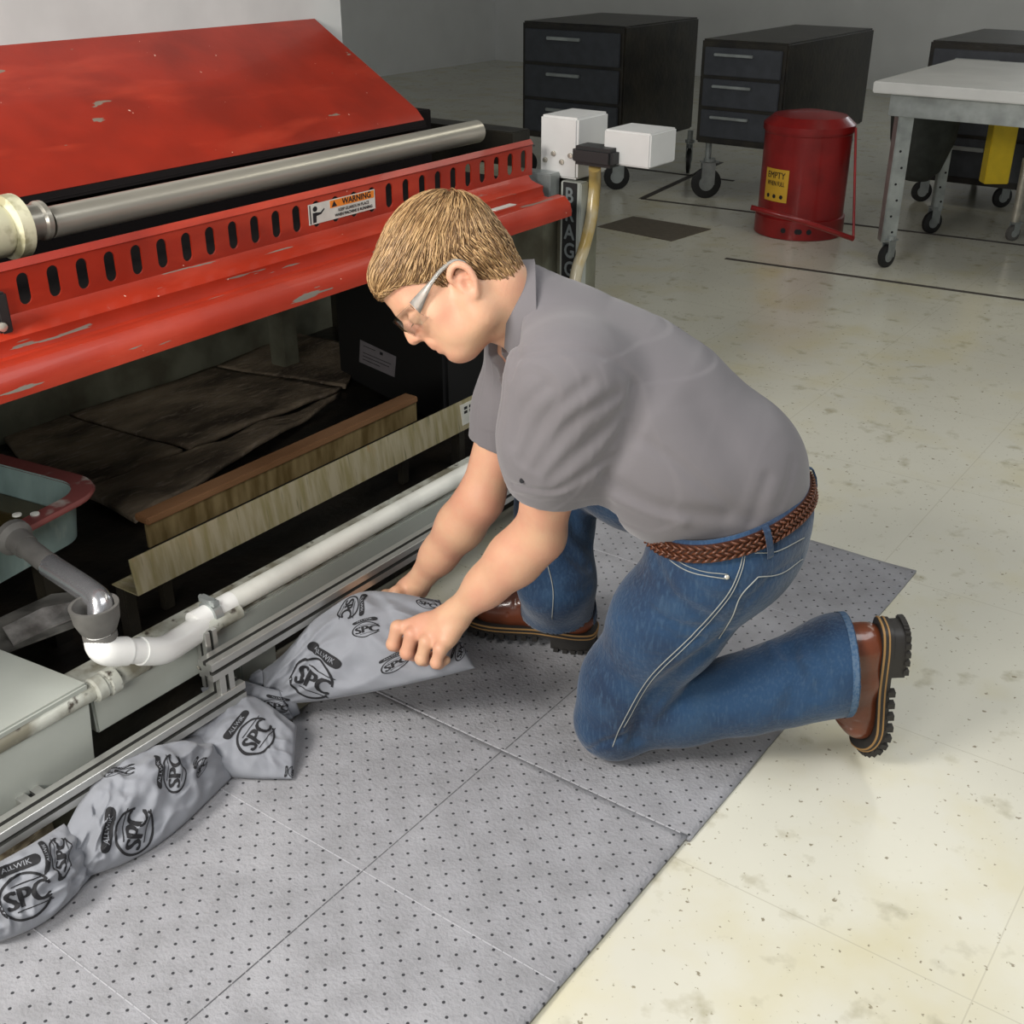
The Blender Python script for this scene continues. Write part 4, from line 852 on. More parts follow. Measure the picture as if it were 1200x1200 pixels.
hand(RW, qI, qP, nrm(A3(0, 0, 1)), fw2*.040-A3(0, 0, .012), fw2*.024-A3(0, 0, .010), fw2*.018-A3(0, 0, .010), [RW+fw2*.02-CF*.01, RW+fw2*.045-CF*.045+A3(0, 0, .0), RW+fw2*.07-CF*.06-A3(0, 0, .01), RW+fw2*.092-CF*.065-A3(0, 0, .014)])
bv, bf = B.nets(); del B
M_skin = mat("skin", (.60, .36, .225), .45, col2=(.58, .29, .19), vscale=14, bump=.06, bscale=220, spec=.35)
N, L, b = nodes(M_skin); b.inputs['Subsurface Weight'].default_value = .12; b.inputs['Subsurface Radius'].default_value = (.02, .008, .004); b.inputs['Subsurface Scale'].default_value = .5
man = link('person', mesh_np('person', bv, bf), M_skin, loc=(-.95, 1.75, 0))
tag(man, 'man in grey polo shirt and jeans kneeling on one knee, lifting a grey pillow', 'person')
def bvh(o):
    me = o.data; v = [Vector(q.co)+ORG[o] for q in me.vertices]; return BVHTree.FromPolygons(v, [tuple(p.vertices) for p in me.polygons])
def shoot(tree, u, v, off=0.0):
    r_ = Vector(nrm(ray(u, v))); h, n_, _, _ = tree.ray_cast(Vector(CC), r_)
    if h is None: return None
    if n_.dot(r_) > 0: n_ = -n_
    return np.array(h+n_*off)
# lips and brows as their own pieces
T_man = bvh(man)

# ---- hair: a scalp shell with combed strands
Hf = Field((axis(H0[0]-.24, H0[0]+.24, .0035), axis(H0[1]-.24, H0[1]+.24, .0035), axis(H0[2]-.2, H0[2]+.25, .0035)))
Hf.ell(HP(-.016, .071), (.106, .097, .083), HFR, k=.02); Hf.ell(HP(.042, .085), (.060, .052, .064), HFR, k=.03); Hf.ell(HP(-.045, .012), (.066, .050, .070), HFR, k=.03)
Hf.ell(HP(-.055, -.03), (.045, .035, .058), HFR, k=.02)
Hf.cone(HP(.078, .100, -.028), HP(.078, .100, .028), .024, .024, k=.03)
allb = (H0-.3, H0+.3)
def fp(f, u, nf, nu): Hf.cut(HP(f, u), hf*nf+hu*nu, *allb)
# remove what lies both below the hairline and in front of the ear line
b = Hf.block(*allb); ix, (X, Y, Z) = b
LF = (X-H0[0])*hf[0]+(Y-H0[1])*hf[1]+(Z-H0[2])*hf[2]; LU = (X-H0[0])*hu[0]+(Y-H0[1])*hu[1]+(Z-H0[2])*hu[2]; LR = (X-H0[0])*hr[0]+(Y-H0[1])*hr[1]+(Z-H0[2])*hr[2]
# hairline height as a function of the front-back coordinate
xf = np.array([-.2, -.075, -.045, -.030, -.02, -.008, .004, .018, .030, .045, .070, .12]); yh = np.array([-.055, -.05, -.035, -.01, .022, .036, .030, .020, .040, .055, .074, .090])
line = np.interp(LF, xf, yh)
Hf.D[ix] = np.maximum(Hf.D[ix], (line-LU)*.8)
hv, hfaces = Hf.nets(); del Hf
M_hair = mat('blond_hair', (.29, .165, .07), .42, col2=(.17, .09, .038), vscale=60, bump=.5, bscale=180, stretch=(1, 1, 1), spec=.4)
T_h = BVHTree.FromPolygons([Vector(q) for q in hv], [tuple(q) for q in hfaces])
sv = []; sf = []; smi = []
hv_l = np.stack([(hv-H0)@hf, (hv-H0)@hu, (hv-H0)@hr], 1)
WH = A3(-.078, .128, 0.0)                                       # whorl
ids = rng.choice(len(hv), min(9000, len(hv)*3))
for i in ids:
    p = hv[i]+rng.normal(0, .002, 3); l = np.array([(p-H0)@hf, (p-H0)@hu, (p-H0)@hr])
    d = l-WH; d[0] += .01; flow = d/(np.linalg.norm(d)+1e-6)
    if l[1] < .05 and l[0] < .03: flow = flow*.5+A3(-.25, -.9, 0)
    elif l[1] > .09: flow = flow+A3(.45, 0, -.12)
    flow = flow+rng.normal(0, .10, 3); dw = hf*flow[0]+hu*flow[1]+hr*flow[2]
    top = l[1] > .07; Ls = rng.uniform(.030, .052) if top else rng.uniform(.012, .024); seg = 6; w_ = rng.uniform(.0007, .0014)
    pts = []; q = p.copy(); lift = rng.uniform(.0, .003)
    for k in range(seg+1):
        h, n_, _, _ = T_h.find_nearest(Vector(q))
        if h is None: break
        n_ = np.array(n_); n_ = n_ if n_@(np.array(h)-HP(0, .06)) > 0 else -n_
        g_ = np.array(h)+n_*(lift+.0022*math.sin(math.pi*k/seg)); over = np.linalg.norm(q-np.array(h)); pts.append(g_ if k < 2 else (g_*.7+(q+n_*.001)*.3)); dt = nrm(dw-n_*(dw@n_)*.95); q = pts[-1]+dt*Ls/seg
    if len(pts) < seg+1: continue
    base = len(sv); t_ = nrm(pts[-1]-pts[0]); sd_ = nrm(np.cross(t_, n_))
    for k, c in enumerate(pts):
        ww = w_*(1-(k/seg)**2*.85)*(.6+.4*min(1, k)); sv += [c-sd_*ww, c+n_*ww*.9, c+sd_*ww]
    for k in range(seg):
        a_ = base+3*k
        for j in range(3): sf.append((a_+j, a_+(j+1) % 3, a_+3+(j+1) % 3, a_+3+j))
    smi += [int(rng.integers(0, 3))+1]*(seg*3)
# loose fringe locks hanging off the forehead
for _ in range(260):
    r0 = rng.uniform(-.045, .045); p = HP(.085+rng.normal(0, .004)-abs(r0)*.35, .100+rng.normal(0, .008), r0); dv_ = hf*.75-hu*.65+hr*rng.normal(0, .2); L_ = rng.uniform(.012, .036); base = len(sv); seg = 5; w_ = .0011
    for k in range(seg+1):
        t = k/seg; c = p+dv_*L_*t-hf*(.012*t*t); ww = w_*(1-t*.85); sv += [c-hr*ww, c+hf*ww, c+hr*ww]
    for k in range(seg):
        a_ = base+3*k
        for j in range(3): sf.append((a_+j, a_+(j+1) % 3, a_+3+(j+1) % 3, a_+3+j))
    smi += [int(rng.integers(0, 3))+1]*(seg*3)
allv = np.concatenate([hv, np.array(sv)]); allf = np.concatenate([hfaces, np.array(sf)+len(hv)])
hme = mesh_np('hair', allv, allf); hme.polygons.foreach_set('material_index', [0]*len(hfaces)+smi)
hair = link('hair', hme, [M_hair, mat('hair_light', (.50, .32, .15), .38), mat('hair_mid', (.34, .20, .085), .4), mat('hair_dark', (.17, .092, .038), .45)], man); tag(hair, 'short blond hair combed forward')
m = MB()
for z0_, f0_, rr_ in ((-.0368, .1030, .0030), (-.0458, .1010, .0034)):
    m.tube(curve([HP(f0_-.011, z0_-.003*(z0_ > -.04)+.002*(z0_ < -.04), -.021), HP(f0_-.003, z0_, -.011), HP(f0_, z0_, 0), HP(f0_-.003, z0_, .011), HP(f0_-.011, z0_-.003*(z0_ > -.04)+.002*(z0_ < -.04), .021)], 5), [.001]*2+[rr_]*17+[.001]*2, 8)
m.build('lips', mat('lip_skin', (.60, .25, .19), .4), man, smooth=True)
# brow, lashes
m = MB()
for sg in (-1, 1):
    for k in range(26):
        t = k/25; c = HP(.1075-.022*t*t, .047+.004*math.sin(t*3), sg*(.012+.034*t)); m.tube([c, c+hu*.003+hr*sg*.005-hf*.001], [.0011, .0004], 5)
m.build('eyebrow_hair', MC['hair_mid'], man)
m = MB()
for k in range(12):
    c = HP(.1035-.0012*k, .0165, -(.022+.0018*k)); m.tube([c, c+hf*.005-hu*.003], [.0006, .0002], 4)
m.build('eyelash', MC['hair_dark'], man)

# ---- polo shirt
C_ = .0042
SH = Field((axis(-1.36, -.50, C_), axis(1.30, 2.06, C_), axis(.40, 1.04, C_)))
bw = P(858, 578, d=2.10)                                      # belt centre
BN = nrm(A3(-.862*.24, -.507*.24, 1)); BB = nrm(A3(.862, .507, .24))    # belt plane: normal, towards the back
SH.chain([bw-BN*.06+BB*.005, bw+BN*.04, P(803, 535, d=2.08), P(752, 482, d=2.06), P(704, 440, d=2.05), P(665, 404, d=2.04)], [.114, .122, .139, .136, .113, .089], k=.07, lat=RH, sc=1.15)
SH.cone(LS+SHL*.03, RS-SHL*.03, .085, .085, k=.07)
SH.cone(UPP, NEK+nd*.015, .090, .080, k=.05)
SH.ell(P(778, 556, d=2.02), (.088, .088, .075), k=.08)          # belly hanging forward
# sleeves
def sleeve(s_, e, t_end, r0, r1, kk=.05): SH.cone(s_, s_+(e-s_)*t_end, r0, r1, k=kk)
LD = nrm(LE-LS); LEND = .60; SH.chain([LS+SHL*.01, LS+(LE-LS)*.35, LS+(LE-LS)*(LEND+.05)], [.094, .093, .072], k=.05); RD = nrm(RE-RS); SH.chain([RS+(RE-RS)*.05, RS+(RE-RS)*.4, RS+(RE-RS)*.7], [.078, .066, .060], k=.05)
SH.cone(P(700, 520, d=2.0), LS+(LE-LS)*.45, .045, .05, k=.05)
def px_line(*uv, d): return [P(u, v, d=d) for u, v in uv]
SH_ref = [SH]
# folds: pressed into the cloth where the photograph shows them
def fold(F, tree, uvs, w_, dep, depth_guess=None):
    pts = [shoot(tree, q[0], q[1]) for q in curve([A3(*q) for q in uvs]+([A3(*uvs[-1])*1.0001] if len(uvs) == 2 else []), 6)]; pts = [q for q in pts if q is not None]; pts = [p for i, p in enumerate(pts) if i == 0 or np.linalg.norm(p-pts[i-1]) < .06]
    if F is not SH_ref[0]: dep *= 1.2
    if len(pts) > 1: F.groove(pts, w_, dep)
def treeof(F): v, f = F.nets(); return BVHTree.FromPolygons([Vector(q) for q in v], [tuple(q) for q in f])
T0 = treeof(SH)
for uvs, w_, dep in [([(628, 550), (668, 500), (725, 462)], .012, .006), ([(612, 540), (640, 490), (690, 450)], .012, .005), ([(645, 562), (690, 520), (735, 480)], .013, .007), ([(600, 520), (612, 480), (640, 452)], .010, .004),
                     ([(598, 420), (660, 408), (715, 420), (745, 448), (752, 490), (742, 520)], .007, .0045), ([(744, 455), (736, 520), (712, 560)], .012, .010),
                     ([(590, 432), (598, 400), (625, 350), (634, 312)], .005, .003), ([(745, 512), (790, 540), (850, 590), (880, 612)], .010, .0035), ([(715, 565), (770, 595), (850, 606)], .014, .006),
                     ([(722, 585), (760, 600), (800, 612)], .012, -.004), ([(735, 500), (728, 530), (705, 545)], .008, .007), ([(600, 375), (606, 410), (598, 440)], .010, .004), ([(820, 470), (862, 540), (880, 600)], .03, .003),
                     ([(900, 560), (890, 590), (884, 612)], .012, .0035), ([(930, 540), (925, 565), (915, 590)], .010, .003), ([(660, 572), (700, 545), (735, 500)], .010, .005), ([(592, 566), (640, 575), (668, 570)], .004, .004), ([(592, 572), (640, 581), (664, 577)], .004, -.003)]:
    fold(SH, T0, uvs, w_, dep)
b = SH.block((-3, 0, 0), (3, 3, 3)); ix, (X, Y, Z) = b
# hollow sleeve ends, then trim sleeves, neck and waist
BIG = (A3(-3, 0, 0), A3(3, 3, 3))
le = LS+(LE-LS)*LEND; SH.cone(le-LD*.05, le+LD*.08, .063, .066, k=.004, mode='s'); re_ = RS+(RE-RS)*.64; SH.cone(re_-RD*.05, re_+RD*.08, .053, .055, k=.004, mode='s')
SH.cut(le+LD*.004, nrm(LD-CU*.0+CR*.10), le-.13, le+.13); SH.cut(re_, RD, re_-.10, re_+.10)
SH.cone(NEK+nd*.05, NEK+nd*.2, .070, .080, k=.004, mode='s'); SH.cut(NEK+nd*.012, nd, NEK-.12, NEK+.12)
SH.cut(bw-BN*.02, -BN, *BIG)
sv_, sf_ = SH.nets(); del SH
M_shirt = mat('grey_polo_knit', (.150, .139, .146), .85, var=.06, vscale=5, bump=.10, bscale=9, sheen=.25)
N, L, b = nodes(M_shirt); 
shirt = link('polo_shirt', mesh_np('polo_shirt', sv_, sf_), M_shirt, man); T_sh = bvh(shirt)
# collar: folded band standing round the neck, with a point at the front
def nring(ang, rad, h): a1 = nrm(np.cross(nd, CF)); a2 = np.cross(nd, a1); return NEK+nd*h+(a1*math.cos(ang)+a2*math.sin(ang))*rad
a1 = nrm(np.cross(nd, CF)); a2 = np.cross(nd, a1); fr = HP(.03, -.2)-NEK; fr -= nd*(fr@nd); fa = math.atan2(fr@a2, fr@a1)    # angle of the throat
m = MB(); n = 64; rings = []
for k in range(n+1):
    t = k/n; ang = fa+.22+(2*math.pi-.44)*t; fro = abs(2*t-1)**3; drop = .010-.010*(1-fro)-.040*fro
    rings.append([nring(ang, .0745, -.01), nring(ang, .0755, .030), nring(ang, .0765, .040-.004*fro), nring(ang, .081, .040-.004*fro), nring(ang, .084+.012*fro, .024), nring(ang, .088+.028*fro, drop), nring(ang, .085+.028*fro, drop-.001), nring(ang, .082+.012*fro, .016), nring(ang, .080, .026), nring(ang, .0785, -.01)])
nr = len(rings[0]); vs = [p for r_ in rings for p in r_]
m.add(vs, [(i*nr+j, (i+1)*nr+j, (i+1)*nr+(j+1) % nr, i*nr+(j+1) % nr) for i in range(n) for j in range(nr)]+[tuple(range(nr))[::-1], tuple(n*nr+j for j in range(nr))])
m.build('collar', M_shirt, shirt, smooth=True, auto=1.2)
q = shoot(T_sh, 612, 563, .001)
if q is not None: m = MB(); m.lathe(q, nrm(CC-q), [(.0045, 0), (.0045, .0015), (.002, .002)], 12); m.build('sleeve_emblem', M_ink, shirt)

# ---- jeans
JN = Field((axis(-1.46, -.44, C_), axis(1.46, 2.14, C_), axis(-.005, .74, C_)))
JN.chain([bw+BN*.03, bw-BN*.05, bw-BN*.10], [.124, .126, .108], k=.05, lat=RH, sc=1.15)
JN.ell(P(846, 634, d=2.08), (.096, .096, .10), k=.06); JN.ell(P(840, 636, d=2.08)+RH*.17, (.094, .094, .10), k=.06)
mid_t = P(782, 728, d=2.17); JN.chain([P(838, 655, d=2.07), mid_t, P(737, 800, d=2.28), LKn], [.112, .098, .086, .080], k=.05)
LW3 = LAn-bup*.03; LT3 = LAn+(LKn-LAn)*.0; JS = Field(JN.ax); JS.chain([LKn, LKn+(LAn-LKn)*.33-A3(0, 0, .008), LKn+(LAn-LKn)*.60-A3(0, 0, .016), LKn+(LAn-LKn)*.80-A3(0, 0, .012), LAn, LAn-bup*.06], [.074, .069, .070, .074, .087, .093], k=.05)
h_ = np.maximum(.016-np.abs(JN.D-JS.D), 0)/.016; JN.D = np.minimum(JN.D, JS.D)-h_*h_*.004; del JS, h_
JN.chain([RHip, (RHip+RKn)/2, RKn], [.11, .098, .085], k=.05)
JN.chain([RKn, P(650, 610, d=2.50), P(652, 680, d=2.51), P(655, 716, z=.11)], [.082, .078, .078, .086], k=.04)
T1 = treeof(JN)
for uvs, w_, dep in [([(690, 880), (715, 868), (740, 862)], .006, .006), ([(706, 872), (728, 866), (752, 850)], .006, .006), ([(745, 868), (750, 840), (775, 805), (830, 765)], .013, .022), ([(752, 850), (800, 790), (850, 745)], .012, .010),
                     ([(780, 655), (830, 700), (870, 705)], .014, .004), ([(765, 650), (790, 700), (840, 730)], .012, .004), ([(760, 715), (800, 735), (830, 735)], .010, .004), ([(770, 735), (800, 750), (820, 748)], .008, .003),
                     ([(925, 765), (935, 800), (925, 830)], .018, .010), ([(900, 755), (915, 775), (945, 775)], .012, -.006), ([(950, 760), (965, 790), (955, 815)], .014, .006), ([(960, 640), (900, 680), (850, 740)], .008, .002),
                     ([(800, 640), (815, 665), (868, 690)], .005, .003), ([(660, 640), (680, 660), (690, 665)], .012, .006), ([(640, 690), (665, 695), (690, 690)], .012, .005), ([(690, 640), (675, 625), (668, 600)], .012, .006)]:
    fold(JN, T1, uvs, w_, dep)
JN.cut(bw-BN*.002, BN, *BIG)
# cuffs: trimmed square to the shin and hollow
ld = -bup; lc_ = LAn-bup*.018
JN.cone(lc_+ld*.035, lc_+ld*.1, .078, .082, k=.004, mode='s'); JN.cut(lc_-ld*.002, ld, lc_-.16, lc_+.16)
rc_ = P(655, 722, z=.105); rdn = nrm(A3(-.10, 0, -1)); JN.cone(rc_-rdn*.04, rc_+rdn*.08, .078, .080, k=.004, mode='s'); JN.cut(rc_+rdn*.012, rdn, rc_-.13, rc_+.13)
JN.cut(A3(0, 0, .0075), (0, 0, -1), *BIG)
jv, jf = JN.nets(); del JN
M_jean = mat('blue_denim', (.010, .044, .105), .85, col2=(.005, .019, .052), vscale=7, bump=.25, bscale=120, sheen=.2, thr=(.4, .66))
add_layer(M_jean, (.035, .082, .145), 5, .55, .8); add_layer(M_jean, (.03, .068, .125), 220, .5, .8, (1, 1, .15), 2)
jeans = link('jeans', mesh_np('jeans', jv, jf), M_jean, man); T_j = bvh(jeans); tag(jeans, 'blue denim jeans')
M_st = mat('pale_stitching', (.30, .31, .29), .8)
def stitch(uvs, r_=.0010, gap=True, name='stitching', mt=None, off=.0012, n=10):
    pts = [shoot(T_j, *q, off) for q in curve([A3(*q) for q in uvs], n)]; pts = [q for q in pts if q is not None]; m = MB(); run = [pts[0]] if pts else []
    for q in pts[1:]:
        if np.linalg.norm(q-run[-1]) > .05:
            if len(run) > 1: m.tube(run, r_, 6)
            run = []
        run.append(q)
    if len(run) > 1: m.tube(run, r_, 6)
    if m.v: m.build(name, mt or M_st, jeans, smooth=True)
stitch([(872, 640), (866, 668), (850, 700), (810, 745), (760, 795), (728, 850), (718, 875)])
stitch([(874, 642), (869, 669), (853, 702), (813, 748), (763, 798), (731, 852)], .0008)
stitch([(888, 676), (868, 698), (858, 722), (842, 748)], .0011); stitch([(888, 676), (915, 672), (940, 655)], .0010); stitch([(884, 648), (910, 646), (942, 630)], .0010)
stitch([(770, 636), (788, 658), (815, 672), (852, 678)], .0010); stitch([(773, 633), (791, 654), (818, 668), (853, 673)], .0008)
stitch([(640, 655), (648, 690), (647, 725)], .0011)
q = shoot(T_j, 852, 676, .001); 
if q is not None: m = MB(); m.lathe(q, nrm(CC-q), [(.004, 0), (.004, .0012), (.002, .002)], 12); m.build('rivet', M_steel, jeans)
def hem(c, dr, r_, off, wd=.012):
    """worn pale hem band round a cuff, found by shooting inwards"""
    a_ = nrm(np.cross(dr, (0, 0, 1) if abs(dr[2]) < .9 else (1, 0, 0))); b_ = np.cross(dr, a_); m = MB(); R1 = []; R2 = []
    for k in range(73):
        t = 2*math.pi*k/72; d_ = a_*math.cos(t)+b_*math.sin(t)
        for arr, sft in ((R1, off), (R2, off+wd)):
            o = c-dr*sft+d_*.2; h, n_, _, _ = T_j.ray_cast(Vector(o), Vector(-d_), .2); arr.append(np.array(h)+d_*.0012 if h is not None else None)
    for k in range(72):
        q = [R1[k], R1[k+1], R2[k+1], R2[k]]
        if all(x is not None for x in q) and np.linalg.norm(q[0]-q[1]) < .03: m.add(q, [(0, 1, 2, 3)])
    return m.build('hem', mat('worn_hem', (.08, .13, .20), .85, col2=(.04, .09, .17), vscale=150, thr=(.45, .55)), jeans, smooth=True) if m.v else None
hem(lc_-ld*.002, ld, .1, .003); hem(rc_+rdn*.012, rdn, .1, .003)

# ---- belt found by shooting inwards in the belt plane
m = MB(); R = []; 
for k in range(121):
    t = 2*math.pi*k/120; d_ = BB*math.cos(t)+RH*math.sin(t); row = []
    for hgt in (-.026, .006):
        best = None
        for T in (T_j,):
            o = bw+BN*(min(hgt, -.008)-.004)+d_*.35; h, n_, _, dd = T.ray_cast(Vector(o), Vector(-d_), .34)
            if h is not None:
                rr_ = np.linalg.norm(np.array(h)-(bw+BN*(min(hgt, -.008)-.004))); best = rr_ if best is None else max(best, rr_)
        row.append(best or .15)
    R.append(row)
R = np.array(R[:-1]); R = np.maximum(R, R.max(1, keepdims=True)*.985)
for _ in range(3): R = (np.roll(R, 1, 0)+R+np.roll(R, -1, 0))/3
def bpt(k, hgt, e): t = 2*math.pi*k/120; d_ = BB*math.cos(t)+RH*math.sin(t); a_ = (hgt+.026)/.032; return bw+BN*hgt+d_*(R[k % 120, 0]*(1-a_)+R[k % 120, 1]*a_+e)
vs = [bpt(k, h_, e) for k in range(120) for h_, e in ((-.026, .0), (-.026, .0055), (-.010, .007), (.006, .0055), (.006, .0))]
m.add(vs, [(i*5+j, ((i+1) % 120)*5+j, ((i+1) % 120)*5+(j+1) % 5, i*5+(j+1) % 5) for i in range(120) for j in range(5)])
M_belt = mat('brown_leather_belt', (.05, .016, .008), .4)
belt = m.build('belt', M_belt, man, smooth=True, auto=1.0); tag(belt, 'braided brown leather belt')
m = MB()                                                        # braid: crossing leather strands
NB = 84; M_br = [mat('braid_leather', (.125, .042, .019), .35, var=.3, vscale=60), M_belt]
for k in range(NB):
    for lane in range(4):
        k0 = (k+.5*(lane % 2))*120/NB; sgn = 1 if lane % 2 else -1; h0_ = -.0245+.0075*lane
        def bp(kk, hh, e):
            i = int(math.floor(kk)); f_ = kk-i; return bpt(i, hh, e)*(1-f_)+bpt(i+1, hh, e)*f_
        a_ = bp(k0-.75, h0_+(.0075 if sgn > 0 else 0), .0065); c_ = bp(k0+.75, h0_+(0 if sgn > 0 else .0075), .0065); md = (bp(k0, h0_+.00375, .0095)); m.tube([a_, md, c_], [.0016, .0025, .0016], 6)
m.build('braid', M_br[0], belt, smooth=True)
def loop(u, v, du=3):
    a_ = shoot(T_j, u+du*1.3, v+24, .003); c_ = shoot(T_sh, u-1, v-24, .002)
    t = min(range(120), key=lambda k: np.hypot(*(np.array([600+FPX*((bpt(k, -.01, .006)-CC)@CR)/((bpt(k, -.01, .006)-CC)@CF)-u, 600-FPX*((bpt(k, -.01, .006)-CC)@CU)/((bpt(k, -.01, .006)-CC)@CF)-v]))))
    pts = [bpt(t, -.048, .003), bpt(t, -.042, .007), bpt(t, -.026, .013), bpt(t, -.010, .015), bpt(t, .006, .013), bpt(t, .013, .004)]; d_ = nrm(bpt(t+1, 0, 0)-bpt(t-1, 0, 0))*.0065; m = MB()
    vs = [p+s_*d_+e for p in pts for s_, e in ((-1, 0), (1, 0))]; o_ = nrm(pts[3]-bw)*.0025; vs2 = [p+o_ for p in vs]; n = len(pts)
    fs = [(2*i, 2*i+1, 2*i+3, 2*i+2) for i in range(n-1)]; k = 2*n; fs += [tuple(k+j for j in f)[::-1] for f in fs]+[(2*i, 2*i+2, k+2*i+2, k+2*i) for i in range(n-1)]+[(2*i+1, k+2*i+1, k+2*i+3, 2*i+3) for i in range(n-1)]
    m.add(vs+vs2, fs); m.build('belt_loop', M_jean, jeans)
loop(895, 617); loop(948, 560, 0)
# waistband strip above the belt (the jeans' top edge)
m = MB(); vs = [bpt(k, h_, e) for k in range(120) for h_, e in ((-.034, .0015), (.011, .002), (.011, -.004))]
m.add(vs, [(i*3+j, ((i+1) % 120)*3+j, ((i+1) % 120)*3+j+1, i*3+j+1) for i in range(120) for j in range(2)]); m.build('waistband', M_jean, jeans, smooth=True)

# ---- boots, built once in their own frame (x towards the toe, z up from the sole)
def boot_meshes(mirror):
    F = Field((axis(-.05, .31, .003), axis(-.075, .075, .003), axis(.0, .21, .003)))
    F.chain([(.035, 0, .055), (.10, 0, .055), (.17, .002, .052)], [.036, .037, .036], k=.03, lat=(0, 1, 0), sc=1.05)
    F.ell((.222, .003*mirror, .058), (.064, .048, .044), k=.03); F.chain([(.035, 0, .06), (.042, 0, .11), (.055, 0, .15)], [.040, .044, .048], k=.03, lat=(0, 1, 0), sc=.95)
    F.chain([(.06, 0, .13), (.11, 0, .098), (.165, 0, .075)], [.040, .036, .034], k=.03); F.cut((0, 0, .03), (0, 0, -1), (-1, -1, -1), (1, 1, 1)); F.cut((0, 0, .14), (0, 0, 1), (-1, -1, -1), (1, 1, 1))
    F.groove([(.155, -.05, .09), (.165, 0, .118), (.155, .05, .09)], .004, .002); F.groove([(.19, -.06, .05), (.178, -.03, .085), (.178, .03, .085), (.19, .06, .05)], .003, .0025)
    F.groove([(-.01, -.03, .12), (.0, -.05, .11), (.06, -.055, .11), (.10, -.05, .07), (.10, -.05, .03)], .0025, .002); F.groove([(-.01, .03, .12), (.0, .05, .11), (.06, .055, .11), (.10, .05, .07), (.10, .05, .03)], .0025, .002)
    for k in range(3): F.groove([(.17-.012*k, -.05, .085+.008*k), (.165-.012*k, 0, .115+.006*k), (.17-.012*k, .05, .085+.008*k)], .004, .0018)
    up = F.nets()
    out = []
    for x, w_ in ((-.012, .0), (-.010, .018), (.0, .032), (.03, .041), (.07, .041), (.12, .040), (.17, .048), (.22, .054), (.26, .048), (.285, .031), (.297, .012), (.299, 0)): out.append((x, w_))
    c = curve([A3(x, w_, 0) for x, w_ in out], 4); foot = [(p[0], max(0, p[1])) for p in c]; loop_ = foot+[(x, -w_) for x, w_ in foot[::-1][1:-1]]
    def slab(m, z0, z1, sc, pts=loop_, mi=0):
        cx = sum(p[0] for p in pts)/len(pts); P_ = [((x-cx)*sc+cx, y*sc*1.0) for x, y in pts]; n = len(P_); fs = [(i, (i+1) % n, n+(i+1) % n, n+i) for i in range(n)]
        if pts is loop_:
            h_ = len(foot); mir = lambda i: i if i in (0, h_-1) else h_+(h_-2-i)
            for b0_ in (0, n):
                for i in range(h_-1): fs.append(tuple(dict.fromkeys((b0_+i, b0_+i+1, b0_+mir(i+1), b0_+mir(i)))))
        else: fs += [tuple(range(n))[::-1], tuple(range(n, 2*n))]
        m.add([(x, y, z0) for x, y in P_]+[(x, y, z1) for x, y in P_], fs, mi)
    sole = MB(); slab(sole, .012, .034, 1.03, mi=0)
    heel = [(x, y) for x, y in loop_ if x < .092]; sole_h = MB(); slab(sole_h, -.012, .014, 1.02, heel)
    welt = MB(); slab(welt, .0285, .0325, 1.045); slab(welt, .0195, .0225, 1.04)
    lug = []
    k = 0; per = [i for i in range(len(loop_)) if loop_[i][0] > .11]
    for i in range(0, len(loop_)):
        x, y = loop_[i]
        if i % 2: continue
        if x > .11: q = MB(); q.box((x*1.0-.006, y*.97-.007, .002), (x+.006, y*.97+.007, .016)); lug.append(q)
        elif x < .09: q = MB(); q.box((x-.0055, y*.97-.006, -.018), (x+.0055, y*.97+.006, -.008)); lug.append(q)
    lace = MB()
    for k in range(5):
        x = .155-.020*k; z = .108+.010*k; s_ = 1 if k % 2 else -1; lace.tube([(x+.004, -.026, z-.012), (x-.002*s_, 0, z+.006+.0015*k), (x-.006, .026, z-.012)], .0026, 7)
    lace.tube(curve([(.10, -.01, .135), (.13, -.03, .135), (.14, -.05, .10)], 5), .0024, 6); lace.tube(curve([(.10, .01, .135), (.125, .03, .14), (.13, .055, .115)], 5), .0024, 6)
    return up, sole, sole_h, welt, lug, lace
M_lea = mat('brown_leather', (.17, .045, .018), .28, var=.45, vscale=9, coat=.35, bump=.12, bscale=60); M_sole = mat('black_lug_sole', (.022, .02, .018), .55); M_welt = mat('tan_welt', (.30, .17, .06), .6)
def place_boot(o, t, up_, mir, label, bend=0):
    t = nrm(t); up_ = nrm(up_-t*(up_@t)); la = np.cross(up_, t); 
    def bd(p):
        if not bend or p[0] < .195: return p
        a_ = (p[0]-.195)/bend; rr_ = bend-p[2]; return (.195+rr_*math.sin(a_), p[1], bend-rr_*math.cos(a_))
    tf = lambda v: [o+t*q[0]+la*q[1]+up_*q[2] for q in (bd(p) for p in v)]
    (uv_, uf_), sole, heel, welt, lug, lace = boot_meshes(mir); b_ = link('boot', mesh_np('boot', np.array(tf(uv_)), uf_), M_lea, man); tag(b_, label)
    def bld(mb, nm, mt, par=b_, sm=False): mb.v = tf(mb.v); return mb.build(nm, mt, par, smooth=sm, auto=.6 if sm else None)
    bld(sole, 'sole', M_sole, sm=True); bld(heel, 'heel_block', M_sole, sm=True); bld(welt, 'welt', M_welt, sm=True); bld(lace, 'laces', M_welt, sm=True)
    for q in lug: bld(q, 'tread_lug', M_sole)
place_boot(heelp+lt*.008, lt, bup, -1, 'brown work boot standing on its toe', .13)
ro = P(690, 767, z=.012)+RH*.045; ro[2] = .024; place_boot(ro, nrm(A3(-.93, -.36, 0)), A3(0, 0, 1), 1, 'brown work boot planted flat on the mat')

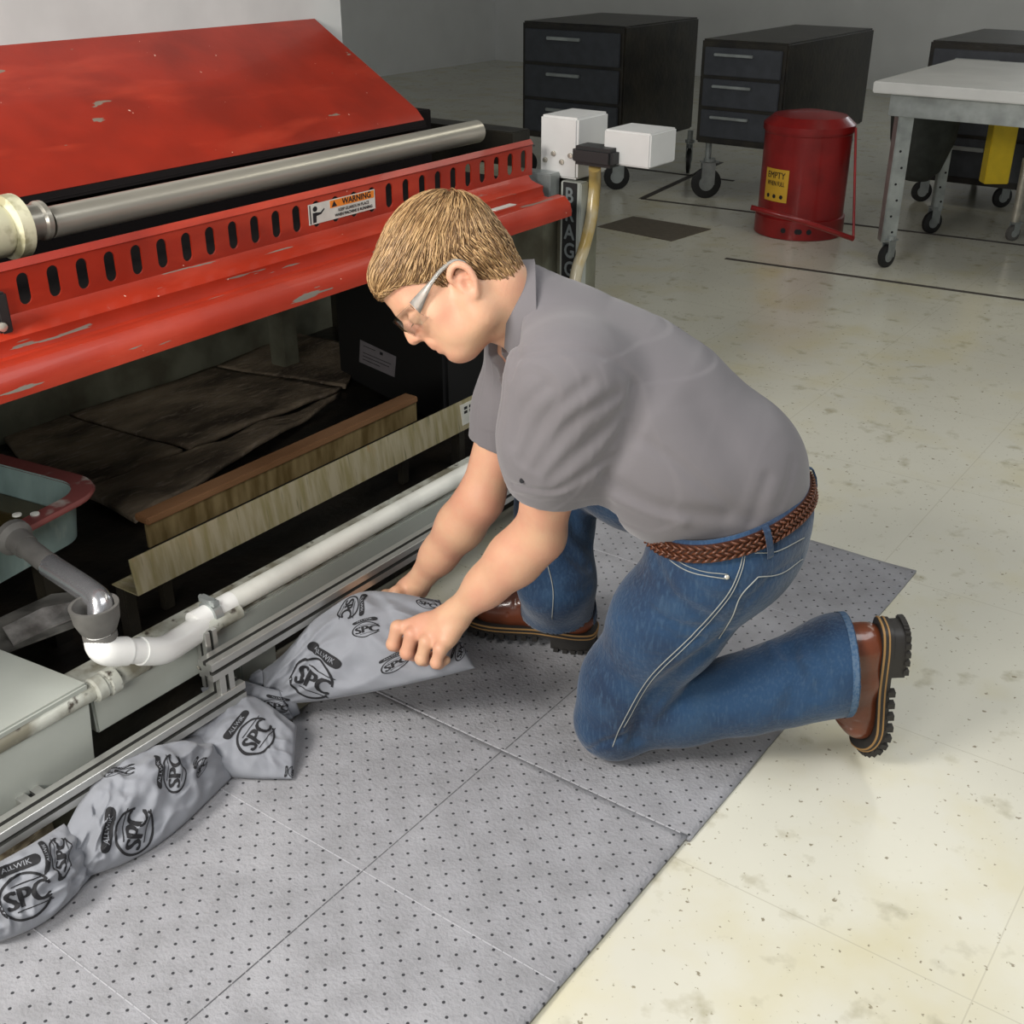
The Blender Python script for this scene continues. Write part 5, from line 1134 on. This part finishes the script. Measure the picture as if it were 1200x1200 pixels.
# ---- safety glasses
gl = thing('safety_glasses', 'clear plastic safety glasses worn by the kneeling man', 'glasses', HP(.1, .02))
M_lens = mat('clear_lens', (.95, .97, .97), .04, trans=1.0, spec=.6, ior=1.3); M_tmp = mat('clear_grey_plastic', (.62, .62, .58), .15, trans=.55, alpha=.9)
rows = []; n = 40
for k in range(n+1):
    a_ = -1.35+2.7*k/n; f_ = .062+.058*math.cos(a_*1.02)**.75 if math.cos(a_*1.02) > 0 else .062; r_ = .070*math.sin(a_)/math.sin(1.35)
    hgt = .019+.003*math.cos(a_*2); dn = .021-.012*math.exp(-(a_/.16)**2); rows.append([HP(f_+.004, .022+hgt, r_), HP(f_+.003, .022, r_*1.01), HP(f_-.004, .022-dn, r_)])
m = MB(); vs = [p for r_ in rows for p in r_]; vin = [p-nrm(p-HP(.03, .02))*.0018 for p in vs]; k = len(vs); f1 = [(i*3+j, (i+1)*3+j, (i+1)*3+j+1, i*3+j+1) for i in range(n) for j in range(2)]
ed = [(i*3, (i+1)*3, k+(i+1)*3, k+i*3) for i in range(n)]+[(i*3+2, k+i*3+2, k+(i+1)*3+2, (i+1)*3+2) for i in range(n)]+[(0, 1, k+1, k), (1, 2, k+2, k+1), (n*3, k+n*3, k+n*3+1, n*3+1), (n*3+1, k+n*3+1, k+n*3+2, n*3+2)]
m.add(vs+vin, f1+[tuple(k+j for j in f)[::-1] for f in f1]+ed); m.build('lens', M_lens, gl, smooth=True, auto=1.0)
for sg in (-1, 1):
    m = MB(); pts = [HP(.080, .028, sg*.069), HP(.045, .035, sg*.079), HP(.010, .040, sg*.083), HP(-.020, .036, sg*.084), HP(-.034, .018, sg*.080)]; c = curve(pts, 5)
    vs = []
    for i, p in enumerate(c): e_ = .0035+.009*max(0, 1-i/7); vs += [p+hu*e_, p+hr*sg*.0015, p-hu*e_, p-hr*sg*.0015]
    m.add(vs, [(4*i+j, 4*i+(j+1) % 4, 4*i+4+(j+1) % 4, 4*i+4+j) for i in range(len(c)-1) for j in range(4)]+[(3, 2, 1, 0), tuple(4*(len(c)-1)+j for j in range(4))]); m.build('temple_arm', M_tmp, gl, smooth=True)
